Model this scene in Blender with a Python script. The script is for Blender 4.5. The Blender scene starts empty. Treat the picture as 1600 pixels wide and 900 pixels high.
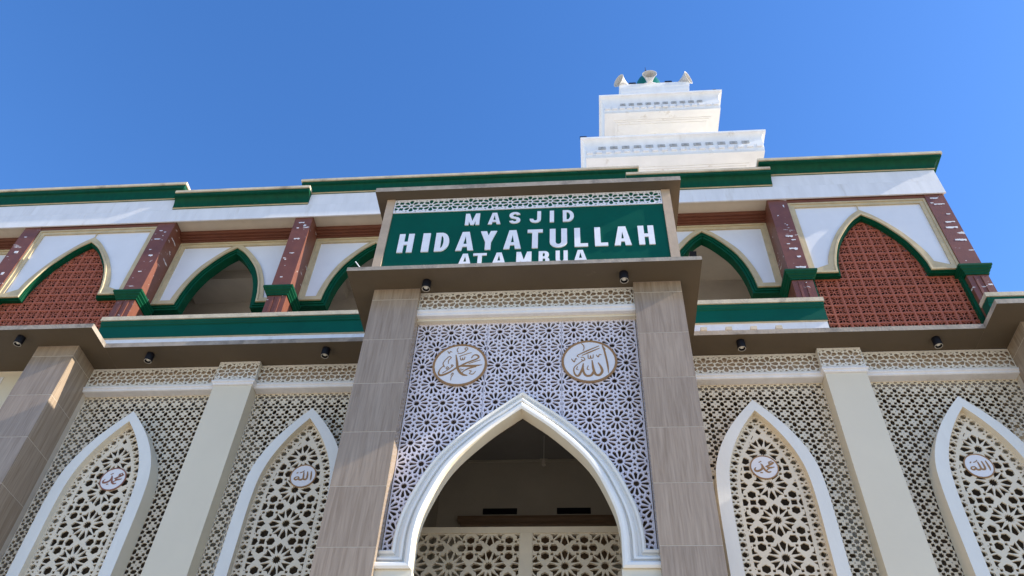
import bpy, math, random
from mathutils import Vector, Matrix
from mathutils.geometry import delaunay_2d_cdt

random.seed(7)
sc = bpy.context.scene
COL = sc.collection
S = 6.25            # metres per building module; camera height below
EYE = 1.6

# ------------------------------------------------------------------ camera
cam = bpy.data.cameras.new('camera')
cam.sensor_width = 36.0
cam.lens = 28.927
cam.clip_start = 0.1
cam.clip_end = 5000
camo = bpy.data.objects.new('camera', cam)
COL.objects.link(camo)
Rr = ((0.99637547, 0.07645756, 0.03728499),
      (-0.02964141, 0.72291083, -0.69030524),
      (-0.07973278, 0.68669802, 0.72255692))
m = Matrix.Identity(4)
for i in range(3):
    m[i][0] = Rr[0][i]
    m[i][1] = -Rr[1][i]
    m[i][2] = -Rr[2][i]
m[2][3] = EYE
camo.matrix_world = m
sc.camera = camo

# ------------------------------------------------------------------ sky, sun, exposure
SUN = Vector((1.0, -0.084, 0.668)).normalized()      # towards the sun
el = math.asin(SUN.z)
w = bpy.data.worlds.new('World')
sc.world = w
w.use_nodes = True
nt = w.node_tree
bg = nt.nodes['Background']
sky = nt.nodes.new('ShaderNodeTexSky')
sky.sky_type = 'NISHITA'
sky.sun_disc = False
sky.sun_elevation = el
sky.sun_rotation = math.atan2(SUN.x, SUN.y)
sky.altitude = 300
sky.air_density = 1.15
sky.dust_density = 0.25
sky.ozone_density = 2.6
hs_ = nt.nodes.new('ShaderNodeHueSaturation')
hs_.inputs['Saturation'].default_value = 1.27
hs_.inputs['Hue'].default_value = 0.510
nt.links.new(sky.outputs[0], hs_.inputs['Color'])
nt.links.new(hs_.outputs[0], bg.inputs[0])
bg.inputs[1].default_value = 0.15

sl = bpy.data.lights.new('sun', 'SUN')
sl.energy = 5.0
sl.angle = math.radians(0.5)
sl.color = (1.0, 0.90, 0.76)
so = bpy.data.objects.new('sun', sl)
COL.objects.link(so)
so.rotation_euler = (-SUN).to_track_quat('-Z', 'Y').to_euler()
so.location = (30, -10, 30)

sc.view_settings.view_transform = 'Standard'
sc.view_settings.look = 'None'
sc.view_settings.exposure = 0.95
sc.view_settings.gamma = 1.0
sc.render.film_transparent = False
try:
    sc.cycles.max_bounces = 8
    sc.cycles.diffuse_bounces = 5
    sc.cycles.use_denoising = True
except Exception:
    pass


# ------------------------------------------------------------------ materials
def mat(name, col, rough=0.6, var=0.10, scale=3.0, bump=0.15, bscale=40.0, spec=0.4,
        dirt=None, dscale=2.0, damt=0.25, dthr=0.55, stretch=(1, 1, 1), hv=None):
    ma = bpy.data.materials.new(name)
    ma.use_nodes = True
    n = ma.node_tree.nodes
    l = ma.node_tree.links
    b = n['Principled BSDF']
    b.inputs['Roughness'].default_value = rough
    b.inputs['Specular IOR Level'].default_value = spec
    tc = n.new('ShaderNodeTexCoord')
    oi = n.new('ShaderNodeObjectInfo')
    ad = n.new('ShaderNodeVectorMath'); ad.operation = 'MULTIPLY_ADD'
    l.new(oi.outputs['Random'], ad.inputs[0])
    ad.inputs[1].default_value = (37, 53, 71)
    l.new(tc.outputs['Object'], ad.inputs[2])
    mp = n.new('ShaderNodeMapping')
    mp.inputs['Scale'].default_value = stretch
    l.new(ad.outputs[0], mp.inputs[0])
    no = n.new('ShaderNodeTexNoise')
    no.inputs['Scale'].default_value = scale
    no.inputs['Detail'].default_value = 7
    no.inputs['Roughness'].default_value = 0.6
    l.new(mp.outputs[0], no.inputs['Vector'])
    mr = n.new('ShaderNodeMapRange')
    mr.inputs[1].default_value = 0.3; mr.inputs[2].default_value = 0.7
    mr.inputs[3].default_value = 1 - var; mr.inputs[4].default_value = 1 + var
    l.new(no.outputs[0], mr.inputs[0])
    mx = n.new('ShaderNodeMix'); mx.data_type = 'RGBA'; mx.blend_type = 'MULTIPLY'
    mx.inputs[0].default_value = 1
    mx.inputs[6].default_value = (*col, 1)
    l.new(mr.outputs[0], mx.inputs[7])
    out = mx.outputs[2]
    if dirt:
        dn = n.new('ShaderNodeTexNoise')
        dn.inputs['Scale'].default_value = dscale
        dn.inputs['Detail'].default_value = 9
        dn.inputs['Roughness'].default_value = 0.68
        l.new(mp.outputs[0], dn.inputs['Vector'])
        dr = n.new('ShaderNodeMapRange')
        dr.inputs[1].default_value = dthr; dr.inputs[2].default_value = dthr + 0.12
        dr.inputs[3].default_value = 0; dr.inputs[4].default_value = damt
        l.new(dn.outputs[0], dr.inputs[0])
        m2 = n.new('ShaderNodeMix'); m2.data_type = 'RGBA'
        l.new(dr.outputs[0], m2.inputs[0])
        l.new(out, m2.inputs[6])
        m2.inputs[7].default_value = (*dirt, 1)
        out = m2.outputs[2]
    l.new(out, b.inputs['Base Color'])
    if bump:
        bn = n.new('ShaderNodeTexNoise')
        bn.inputs['Scale'].default_value = bscale
        bn.inputs['Detail'].default_value = 4
        l.new(mp.outputs[0], bn.inputs['Vector'])
        bu = n.new('ShaderNodeBump')
        bu.inputs['Strength'].default_value = bump
        bu.inputs['Distance'].default_value = 0.01
        l.new(bn.outputs[0], bu.inputs['Height'])
        l.new(bu.outputs[0], b.inputs['Normal'])
    return ma


def tile_mat(name, c1, c2, rough):
    ma = bpy.data.materials.new(name)
    ma.use_nodes = True
    n = ma.node_tree.nodes; l = ma.node_tree.links
    b = n['Principled BSDF']
    b.inputs['Roughness'].default_value = rough
    tc = n.new('ShaderNodeTexCoord'); oi = n.new('ShaderNodeObjectInfo')
    ad = n.new('ShaderNodeVectorMath'); ad.operation = 'MULTIPLY_ADD'
    l.new(oi.outputs['Random'], ad.inputs[0])
    ad.inputs[1].default_value = (17, 23, 9)
    l.new(tc.outputs['Object'], ad.inputs[2])
    mp = n.new('ShaderNodeMapping'); mp.inputs['Scale'].default_value = (24, 24, 1.6)
    l.new(ad.outputs[0], mp.inputs[0])
    no = n.new('ShaderNodeTexNoise'); no.inputs['Scale'].default_value = 1.0
    no.inputs['Detail'].default_value = 8; no.inputs['Roughness'].default_value = 0.62
    no.inputs['Distortion'].default_value = 0.55
    l.new(mp.outputs[0], no.inputs['Vector'])
    cr = n.new('ShaderNodeValToRGB')
    e = cr.color_ramp.elements
    e[0].position = 0.32; e[0].color = (*c1, 1)
    e[1].position = 0.66; e[1].color = (*c2, 1)
    x = e.new(0.5); x.color = tuple(0.45 * a + 0.55 * d for a, d in zip(c1, c2)) + (1,)
    l.new(no.outputs[0], cr.inputs[0])
    mp2 = n.new('ShaderNodeMapping'); mp2.inputs['Scale'].default_value = (70, 70, 3.0)
    l.new(ad.outputs[0], mp2.inputs[0])
    n2 = n.new('ShaderNodeTexNoise'); n2.inputs['Scale'].default_value = 1.0; n2.inputs['Detail'].default_value = 4
    l.new(mp2.outputs[0], n2.inputs['Vector'])
    mr = n.new('ShaderNodeMapRange')
    mr.inputs[1].default_value = 0.3; mr.inputs[2].default_value = 0.7
    mr.inputs[3].default_value = 0.88; mr.inputs[4].default_value = 1.08
    l.new(n2.outputs[0], mr.inputs[0])
    mv = n.new('ShaderNodeMapRange')
    mv.inputs[3].default_value = 0.92; mv.inputs[4].default_value = 1.06
    l.new(oi.outputs['Random'], mv.inputs[0])
    mm = n.new('ShaderNodeMath'); mm.operation = 'MULTIPLY'
    l.new(mr.outputs[0], mm.inputs[0]); l.new(mv.outputs[0], mm.inputs[1])
    mx = n.new('ShaderNodeMix'); mx.data_type = 'RGBA'; mx.blend_type = 'MULTIPLY'; mx.inputs[0].default_value = 1
    l.new(cr.outputs[0], mx.inputs[6]); l.new(mm.outputs[0], mx.inputs[7])
    l.new(mx.outputs[2], b.inputs['Base Color'])
    return ma


def peel_mat(name, col, flake):
    """old paint with pale flakes where it peels, in short level bands"""
    ma = mat(name, col, 0.42, 0.14, 6, 0.25, 60)
    n = ma.node_tree.nodes; l = ma.node_tree.links
    b = n['Principled BSDF']
    src = b.inputs['Base Color'].links[0].from_socket
    tc = n.new('ShaderNodeTexCoord')
    mp = n.new('ShaderNodeMapping'); mp.inputs['Scale'].default_value = (2.2, 2.2, 9)
    l.new(tc.outputs['Object'], mp.inputs[0])
    no = n.new('ShaderNodeTexNoise'); no.inputs['Scale'].default_value = 1.0
    no.inputs['Detail'].default_value = 6; no.inputs['Roughness'].default_value = 0.6
    l.new(mp.outputs[0], no.inputs['Vector'])
    mr = n.new('ShaderNodeMapRange')
    mr.inputs[1].default_value = 0.645; mr.inputs[2].default_value = 0.66
    l.new(no.outputs[0], mr.inputs[0])
    mpb = n.new('ShaderNodeMapping'); mpb.inputs['Scale'].default_value = (11, 11, 16)
    l.new(tc.outputs['Object'], mpb.inputs[0])
    nb = n.new('ShaderNodeTexNoise'); nb.inputs['Scale'].default_value = 1.0; nb.inputs['Detail'].default_value = 5
    l.new(mpb.outputs[0], nb.inputs['Vector'])
    mb_ = n.new('ShaderNodeMapRange')
    mb_.inputs[1].default_value = 0.69; mb_.inputs[2].default_value = 0.705
    l.new(nb.outputs[0], mb_.inputs[0])
    mxx = n.new('ShaderNodeMath'); mxx.operation = 'MAXIMUM'
    l.new(mr.outputs[0], mxx.inputs[0]); l.new(mb_.outputs[0], mxx.inputs[1])
    mr = mxx
    mx = n.new('ShaderNodeMix'); mx.data_type = 'RGBA'
    l.new(mr.outputs[0], mx.inputs[0]); l.new(src, mx.inputs[6])
    mx.inputs[7].default_value = (*flake, 1)
    l.new(mx.outputs[2], b.inputs['Base Color'])
    return ma


M = {}
M['tile'] = tile_mat('brown_stone_tile', (0.258, 0.195, 0.136), (0.355, 0.284, 0.214), 0.24)
M['grout'] = mat('grout', (0.52, 0.46, 0.38), 0.8)
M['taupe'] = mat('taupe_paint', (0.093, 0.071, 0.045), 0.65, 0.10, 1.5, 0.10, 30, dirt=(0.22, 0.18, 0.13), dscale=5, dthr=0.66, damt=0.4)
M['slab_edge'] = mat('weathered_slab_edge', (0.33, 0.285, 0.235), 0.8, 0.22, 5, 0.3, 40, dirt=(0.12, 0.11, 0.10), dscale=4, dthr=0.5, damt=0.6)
M['white'] = mat('white_paint', (0.71, 0.71, 0.72), 0.55, 0.06, 2, 0.12, 30, dirt=(0.42, 0.38, 0.31), dscale=1.2, dthr=0.57, damt=0.30, stretch=(4, 4, 0.7))
M['white_gloss'] = mat('white_gloss_paint', (0.78, 0.77, 0.73), 0.38, 0.04, 2, 0.10, 8)
M['lattice_white'] = mat('white_lattice', (0.67, 0.64, 0.70), 0.45, 0.04, 2, 0)
M['cream'] = mat('cream_paint', (0.70, 0.645, 0.52), 0.55, 0.05, 2, 0.10, 30, dirt=(0.5, 0.42, 0.28), dscale=3, dthr=0.62, damt=0.35)
M['screen'] = mat('cream_screen', (0.66, 0.59, 0.465), 0.6, 0.06, 4, 0.10, 60)
M['pilaster'] = mat('pale_pilaster_paint', (0.665, 0.605, 0.475), 0.5, 0.035, 1.2, 0.06, 20)
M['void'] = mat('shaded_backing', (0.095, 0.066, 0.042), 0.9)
M['frieze_back'] = mat('frieze_backing', (0.43, 0.33, 0.24), 0.5, 0.15, 5)
M['frieze'] = mat('frieze_white', (0.70, 0.68, 0.62), 0.45, 0.05, 4, 0)
M['tan'] = mat('tan_trim_paint', (0.50, 0.405, 0.245), 0.55, 0.14, 5, 0.15, 30, dirt=(0.25, 0.2, 0.13), dscale=4, dthr=0.6, damt=0.4)
M['coping'] = mat('weathered_coping', (0.56, 0.48, 0.35), 0.75, 0.22, 4, 0.3, 40, dirt=(0.20, 0.17, 0.13), dscale=3, dthr=0.55, damt=0.6)
M['jamb_paint'] = mat('sign_jamb_paint', (0.47, 0.36, 0.26), 0.7, 0.12, 4, 0.2, 40, dirt=(0.3, 0.24, 0.18), dscale=4, dthr=0.6, damt=0.4)
M['soffit'] = mat('pale_soffit', (0.60, 0.535, 0.43), 0.7, 0.10, 2, 0.1, 30, dirt=(0.35, 0.3, 0.22), dscale=2, dthr=0.55, damt=0.4)
M['maroon'] = peel_mat('maroon_peeling_paint', (0.165, 0.058, 0.036), (0.66, 0.62, 0.60))
M['beam'] = mat('brown_beam_paint', (0.150, 0.052, 0.030), 0.5, 0.12, 5)
M['green'] = mat('dark_green_paint', (0.0005, 0.060, 0.027), 0.5, 0.18, 5, 0.1, 30, 0.15, dirt=(0.10, 0.25, 0.18), dscale=2.5, dthr=0.66, damt=0.55, stretch=(2.5, 2.5, 0.8))
M['teal'] = mat('sign_green_paint', (0.0005, 0.078, 0.050), 0.5, 0.12, 2, 0.12, 12, 0.15)
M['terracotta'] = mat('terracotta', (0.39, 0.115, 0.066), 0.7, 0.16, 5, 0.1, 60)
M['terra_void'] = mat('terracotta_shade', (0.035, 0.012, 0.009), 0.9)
M['spandrel'] = mat('spandrel_white', (0.68, 0.69, 0.72), 0.5, 0.04, 2, 0.06, 20)
M['frame_white'] = mat('lancet_frame_paint', (0.69, 0.69, 0.65), 0.5, 0.05, 1.5, 0.08, 20, dirt=(0.45, 0.41, 0.33), dscale=1.2, dthr=0.6, damt=0.2, stretch=(3, 3, 0.8))
M['letter'] = mat('white_letter', (0.80, 0.80, 0.84), 0.4, 0.05, 10, 0)
M['gold'] = mat('gold_brown', (0.30, 0.165, 0.060), 0.35, 0.10, 8, 0)
M['brown_rim'] = mat('red_brown', (0.25, 0.105, 0.060), 0.4, 0.10, 8, 0)
M['medal'] = mat('medallion_white', (0.70, 0.69, 0.70), 0.3, 0.02, 3, 0)
M['black'] = mat('black_metal', (0.006, 0.006, 0.010), 0.5, 0.1, 10, 0, spec=0.15)
M['lens'] = mat('lamp_lens', (0.70, 0.68, 0.60), 0.15, 0.05, 10, 0)
M['chrome'] = mat('lamp_ring', (0.45, 0.42, 0.36), 0.3, 0.05, 10, 0)
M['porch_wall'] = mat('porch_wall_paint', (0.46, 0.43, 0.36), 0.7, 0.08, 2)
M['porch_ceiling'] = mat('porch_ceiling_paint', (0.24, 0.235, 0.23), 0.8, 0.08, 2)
M['wood'] = mat('brown_door_frame', (0.19, 0.125, 0.075), 0.4, 0.2, 4, stretch=(1, 8, 8))
M['gallery'] = mat('gallery_plaster', (0.55, 0.51, 0.44), 0.8, 0.10, 2)
M['tower_white'] = mat('tower_white_paint', (0.80, 0.80, 0.79), 0.6, 0.06, 2, 0.15, 15, dirt=(0.40, 0.34, 0.25), dscale=1.2, dthr=0.58, damt=0.40, stretch=(2.5, 2.5, 0.8))
M['tower_soffit'] = mat('tower_soffit_paint', (0.78, 0.765, 0.71), 0.6, 0.06, 2, 0.15, 15, dirt=(0.40, 0.33, 0.22), dscale=2.6, dthr=0.60, damt=0.6)
M['tower_tile'] = mat('tower_vent_block', (0.42, 0.42, 0.41), 0.7, 0.1, 4)
M['horn'] = mat('horn_plastic', (0.56, 0.54, 0.50), 0.5, 0.10, 4, dirt=(0.35, 0.32, 0.27), dscale=5, dthr=0.5, damt=0.5)
M['dome'] = mat('dome_green', (0.004, 0.12, 0.065), 0.3, 0.1, 5)
M['wire'] = mat('cable_black', (0.02, 0.02, 0.02), 0.6, 0.1, 5, 0)
M['pole'] = mat('white_tube', (0.75, 0.75, 0.75), 0.4, 0.1, 5, 0)
M['ground'] = mat('pale_paving', (0.43, 0.37, 0.29), 0.85, 0.12, 0.6, 0.2, 6)
M['blue_glass'] = mat('window_pane', (0.30, 0.36, 0.42), 0.1, 0.05, 2, 0)


# ------------------------------------------------------------------ geometry helpers (module units in, metres out)
class MB:
    def __init__(self):
        self.v = []; self.f = []; self.mi = []

    def face(self, pts, mi=0):
        b = len(self.v)
        self.v.extend(pts)
        self.f.append(list(range(b, b + len(pts)))); self.mi.append(mi)

    def add(self, verts, faces, mi=0):
        b = len(self.v)
        self.v.extend(verts)
        for f in faces:
            self.f.append([b + i for i in f]); self.mi.append(mi)

    def box(self, x0, x1, y0, y1, z0, z1, mi=0):
        v = [(x, y, z) for z in (z0, z1) for y in (y0, y1) for x in (x0, x1)]
        self.add(v, [(0, 2, 3, 1), (4, 5, 7, 6), (0, 1, 5, 4), (2, 6, 7, 3), (0, 4, 6, 2), (1, 3, 7, 5)], mi)
        return self

    def loft(self, x0, x1, yf, yb, prof, lo=1, hi=1, back=0, mis=None, caps=(0, 0)):
        """stack of rectangles: prof = [(overhang, z)] from the bottom up"""
        loops = []
        for o, z in prof:
            xa = x0 - o * lo; xb = x1 + o * hi; ya = yf - o; yz = yb + o * back
            loops.append([(xa, ya, z), (xb, ya, z), (xb, yz, z), (xa, yz, z)])
        for i in range(len(loops) - 1):
            a, b = loops[i], loops[i + 1]
            mi = mis[i] if mis else 0
            for k in range(4):
                j = (k + 1) % 4
                self.face([a[k], a[j], b[j], b[k]], mi)
        self.face(loops[0][::-1], caps[0])
        self.face(loops[-1], caps[1])
        return self

    def cyl(self, p, q, r0, r1=None, n=14, cap=True, mi=0):
        r1 = r0 if r1 is None else r1
        p = Vector(p); q = Vector(q)
        d = (q - p).normalized()
        u = d.orthogonal().normalized(); v = d.cross(u)
        A = [p + (u * math.cos(2 * math.pi * k / n) + v * math.sin(2 * math.pi * k / n)) * r0 for k in range(n)]
        B = [q + (u * math.cos(2 * math.pi * k / n) + v * math.sin(2 * math.pi * k / n)) * r1 for k in range(n)]
        b = len(self.v)
        self.v.extend([tuple(x) for x in A + B])
        for k in range(n):
            j = (k + 1) % n
            self.f.append([b + k, b + j, b + n + j, b + n + k]); self.mi.append(mi)
        if cap:
            self.f.append([b + k for k in range(n)][::-1]); self.mi.append(mi)
            self.f.append([b + n + k for k in range(n)]); self.mi.append(mi)
        return self

    def lathe(self, prof, origin, axis, n=24, mi=0):
        """prof = [(radius, distance along axis)]"""
        o = Vector(origin); d = Vector(axis).normalized()
        u = d.orthogonal().normalized(); v = d.cross(u)
        b = len(self.v)
        for r, t in prof:
            for k in range(n):
                a = 2 * math.pi * k / n
                self.v.append(tuple(o + d * t + (u * math.cos(a) + v * math.sin(a)) * r))
        for i in range(len(prof) - 1):
            for k in range(n):
                j = (k + 1) % n
                self.f.append([b + i * n + k, b + i * n + j, b + (i + 1) * n + j, b + (i + 1) * n + k]); self.mi.append(mi)
        return self

    def plate(self, region, holes, y0, y1, mi=0, smi=None, union=None):
        """flat sheet in the xz plane with cut-outs, front at y0, edges back to y1; union: list of polygons instead of one region"""
        regs = union if union else [region]
        verts = []; faces = []
        for poly in list(regs) + list(holes):
            b = len(verts)
            a = sum(poly[i - 1][0] * poly[i][1] - poly[i][0] * poly[i - 1][1] for i in range(len(poly)))
            if a < 0: poly = poly[::-1]
            verts.extend([Vector((p[0] * 100, p[1] * 100)) for p in poly])
            faces.append(list(range(b, b + len(poly))))
        nr = len(regs)
        ov, oe, of, _, _, ids = delaunay_2d_cdt(verts, [], faces, 0, 1e-5)
        keep = []
        for f, idl in zip(of, ids):
            if any(i < nr for i in idl) and not any(i >= nr for i in idl):
                keep.append(f)
        if not union:
            par = list(range(len(keep)))
            def find(i):
                while par[i] != i:
                    par[i] = par[par[i]]; i = par[i]
                return i
            ed = {}
            for k, f in enumerate(keep):
                for i in range(len(f)):
                    e = (min(f[i], f[(i + 1) % len(f)]), max(f[i], f[(i + 1) % len(f)]))
                    if e in ed: par[find(k)] = find(ed[e])
                    else: ed[e] = k
            sz = {}
            for k, f in enumerate(keep):
                A = abs(area([(ov[i].x, ov[i].y) for i in f])); sz[find(k)] = sz.get(find(k), 0) + A
            big = max(sz.values())
            keep = [f for k, f in enumerate(keep) if sz[find(k)] > big * 0.02]
        use = {}
        b = len(self.v)
        live = sorted({i for f in keep for i in f})
        re_ = {i: k for k, i in enumerate(live)}
        keep = [[re_[i] for i in f] for f in keep]
        pts = [(ov[i].x / 100, ov[i].y / 100) for i in live]
        self.v.extend([(x, y0, z) for x, z in pts])
        nb = len(self.v)
        self.v.extend([(x, y1, z) for x, z in pts])
        for f in keep:
            a = sum(pts[f[i]][0] * pts[f[(i + 1) % len(f)]][1] - pts[f[(i + 1) % len(f)]][0] * pts[f[i]][1] for i in range(len(f)))
            f = list(f) if a > 0 else list(f)[::-1]
            self.f.append([b + i for i in f]); self.mi.append(mi)
            for i in range(len(f)):
                e = (f[i], f[(i + 1) % len(f)])
                use[e] = 1
        for (p, q) in list(use):
            if (q, p) not in use:
                self.f.append([b + p, nb + p, nb + q, b + q]); self.mi.append(mi if smi is None else smi)
        return self

    def sweep(self, path, section, mi=0, mis=None, closed_section=False):
        """section = [(offset outward, y)] carried along a path of (x, z) points with mitred corners"""
        n = len(path)
        N = []
        for i in range(n):
            ds = []
            if i > 0:
                d = Vector((path[i][0] - path[i - 1][0], path[i][1] - path[i - 1][1]))
                if d.length > 1e-9: ds.append(d.normalized())
            if i < n - 1:
                d = Vector((path[i + 1][0] - path[i][0], path[i + 1][1] - path[i][1]))
                if d.length > 1e-9: ds.append(d.normalized())
            ns = [Vector((-d.y, d.x)) for d in ds]
            s = sum(ns, Vector((0, 0))).normalized()
            N.append(s / max(0.35, s.dot(ns[0])))
        rows = [[(path[i][0] + N[i].x * o, y, path[i][1] + N[i].y * o) for o, y in section] for i in range(n)]
        k = len(section)
        b = len(self.v)
        for r in rows: self.v.extend(r)
        for i in range(n - 1):
            for j in range(k - 1):
                self.f.append([b + i * k + j, b + i * k + j + 1, b + (i + 1) * k + j + 1, b + (i + 1) * k + j])
                self.mi.append(mis[j] if mis else mi)
        self.f.append([b + j for j in range(k)]); self.mi.append(mi)
        self.f.append([b + (n - 1) * k + j for j in range(k)][::-1]); self.mi.append(mi)
        return self

    def mesh(self, name, mats, base=(0, 0, 0)):
        me = bpy.data.meshes.new(name)
        bx, by, bz = base
        me.from_pydata([((x - bx) * S, (y - by) * S, (z - bz) * S) for x, y, z in self.v], [], self.f)
        for mm in (mats if isinstance(mats, (list, tuple)) else [mats]):
            me.materials.append(M[mm] if isinstance(mm, str) else mm)
        if any(self.mi):
            me.polygons.foreach_set('material_index', self.mi)
        me.update()
        return me


def W(p):
    return Vector((p[0] * S, p[1] * S, p[2] * S + EYE))


def thing(name, label, cat, base, group=None):
    o = bpy.data.objects.new(name, None)
    o.empty_display_size = 0.1
    o.location = W(base)
    o['label'] = label; o['category'] = cat
    if group: o['group'] = group
    o['_b'] = list(base)
    COL.objects.link(o)
    return o


def part(root, name, mb, mats, parent=None, label=None, kind=None, smooth=False):
    b = root['_b'] if '_b' in root else (0, 0, 0)
    me = mb.mesh(name, mats, b)
    if smooth:
        me.polygons.foreach_set('use_smooth', [True] * len(me.polygons))
    o = bpy.data.objects.new(name, me)
    o.parent = parent or root
    if label: o['label'] = label
    if kind: o['kind'] = kind
    COL.objects.link(o)
    return o


def piece(root, name, me, at, parent=None):
    """one of many alike pieces: shared mesh, placed at module coordinates"""
    b = root['_b']
    o = bpy.data.objects.new(name, me)
    o.parent = parent or root
    o.location = ((at[0] - b[0]) * S, (at[1] - b[1]) * S, (at[2] - b[2]) * S)
    COL.objects.link(o)
    return o


GZ = -EYE / S       # ground level in modules


# ------------------------------------------------------------------ 2D pattern helpers
def rect(x0, x1, z0, z1):
    return [(x0, z0), (x1, z0), (x1, z1), (x0, z1)]


def star(cx, cz, n, R, r, rot=0.0, sx=1.0, sz=1.0):
    return [(cx + sx * (R if k % 2 == 0 else r) * math.cos(rot + math.pi * k / n),
             cz + sz * (R if k % 2 == 0 else r) * math.sin(rot + math.pi * k / n)) for k in range(2 * n)]


def ngon(cx, cz, n, r, rot=0.0, sz=1.0):
    return [(cx + r * math.cos(rot + 2 * math.pi * k / n), cz + sz * r * math.sin(rot + 2 * math.pi * k / n)) for k in range(n)]


def polar(cx, cz, ang, pts, s=1.0, sz=1.0):
    c, sn = math.cos(ang), math.sin(ang)
    return [(cx + (u * c - v * sn) * s, cz + (u * sn + v * c) * s * sz) for u, v in pts]


def area(p):
    return 0.5 * sum(p[i][0] * p[(i + 1) % len(p)][1] - p[(i + 1) % len(p)][0] * p[i][1] for i in range(len(p)))


def clip(poly, reg):
    """clip poly to a convex counter-clockwise region"""
    out = poly
    n = len(reg)
    for i in range(n):
        a, b = reg[i], reg[(i + 1) % n]
        ex, ez = b[0] - a[0], b[1] - a[1]
        inp = out; out = []
        if not inp: return []
        for k in range(len(inp)):
            p, q = inp[k - 1], inp[k]
            dp = ex * (p[1] - a[1]) - ez * (p[0] - a[0])
            dq = ex * (q[1] - a[1]) - ez * (q[0] - a[0])
            if dq >= 0:
                if dp < 0:
                    t = dp / (dp - dq); out.append((p[0] + (q[0] - p[0]) * t, p[1] + (q[1] - p[1]) * t))
                out.append(q)
            elif dp >= 0:
                t = dp / (dp - dq); out.append((p[0] + (q[0] - p[0]) * t, p[1] + (q[1] - p[1]) * t))
    return out


def inside(p, poly):
    c = False
    for i in range(len(poly)):
        (x1, y1), (x2, y2) = poly[i - 1], poly[i]
        if (y1 > p[1]) != (y2 > p[1]) and p[0] < (x2 - x1) * (p[1] - y1) / (y2 - y1) + x1:
            c = not c
    return c


def fit(holes, reg, amin):
    out = []
    for h in holes:
        c = clip(h, reg)
        if len(c) >= 3 and abs(area(c)) > amin:
            out.append(c)
    return out


def catmull(pts, n=5):
    """smooth open curve through pts"""
    P = [tuple(2 * a - b for a, b in zip(pts[0], pts[1]))] + list(pts) + [tuple(2 * a - b for a, b in zip(pts[-1], pts[-2]))]
    out = []
    for i in range(1, len(P) - 2):
        p0, p1, p2, p3 = P[i - 1:i + 3]
        for k in range(n):
            t = k / n
            out.append(tuple(0.5 * (2 * b + (c - a) * t + (2 * a - 5 * b + 4 * c - d) * t * t + (3 * b - a - 3 * c + d) * t ** 3)
                             for a, b, c, d in zip(p0, p1, p2, p3)))
    out.append(tuple(pts[-1]))
    return out


def arch_path(cx, half, n=4):
    """half = [(dx, z)] from the foot up to the apex (dx 0); returns left foot > apex > right foot"""
    h = [half[0]] + catmull(half[1:], n)
    left = [(cx - dx, z) for dx, z in h]
    return left + [(cx + dx, z) for dx, z in h[::-1][1:]]


def p_rosette12(x0, z0, dx, dz, X0, X1, Z0, Z1):
    """white portal panel: twelve-petal rosettes on a staggered grid with small stars between"""
    H = []
    s = dx
    fz = dz / (0.866 * dx)
    kz0 = int(math.floor((Z0 - z0) / dz)) - 1; kz1 = int(math.ceil((Z1 - z0) / dz)) + 1
    pet = [(0.158, 0), (0.190, 0.033), (0.395, 0.066), (0.452, 0.0), (0.395, -0.066), (0.190, -0.033)]
    for r in range(kz0, kz1 + 1):
        off = 0.5 * dx if r % 2 else 0.0
        for c in range(int((X0 - x0) / dx) - 2, int((X1 - x0) / dx) + 3):
            cx = x0 + off + c * dx; cz = z0 + r * dz
            if cx < X0 - dx or cx > X1 + dx: continue
            H.append(star(cx, cz, 12, 0.132 * s, 0.092 * s))
            for k in range(12):
                H.append(polar(cx, cz, k * math.pi / 6, pet, s, fz))
            for sg in (1, -1):
                tx, tz = cx + 0.5 * dx, cz + sg * dz / 3
                H.append(ngon(tx, tz, 8, 0.046 * s))
                for k in range(3):
                    a = -sg * math.pi / 2 + k * 2 * math.pi / 3
                    H.append(star(tx + 0.158 * s * math.cos(a), tz + 0.158 * s * fz * math.sin(a), 5, 0.094 * s, 0.048 * s, a))
    return H


def p_bay(x0, z0, s, X0, X1, Z0, Z1):
    """cream bay screen: eight-point stars, long hexagons and squares"""
    H = []
    for i in range(int((X0 - x0) / s) - 2, int((X1 - x0) / s) + 3):
        for j in range(int((Z0 - z0) / s) - 2, int((Z1 - z0) / s) + 3):
            cx, cz = x0 + i * s, z0 + j * s
            H.append(star(cx, cz, 8, 0.215 * s, 0.140 * s, math.pi / 8))
            hx = [(-0.245, 0), (-0.13, -0.150), (0.13, -0.150), (0.245, 0), (0.13, 0.150), (-0.13, 0.150)]
            H.append([(cx + s / 2 + a * s, cz + b * s) for a, b in hx])
            H.append([(cx + b * s, cz + s / 2 + a * s) for a, b in hx][::-1])
            for a in (0.275, 0.725):
                for b in (0.275, 0.725):
                    q = 0.112 * s
                    H.append(rect(cx + a * s - q, cx + a * s + q, cz + b * s - q, cz + b * s + q))
            H.append(ngon(cx + s / 2, cz + s / 2, 4, 0.050 * s))
    return H


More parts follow.
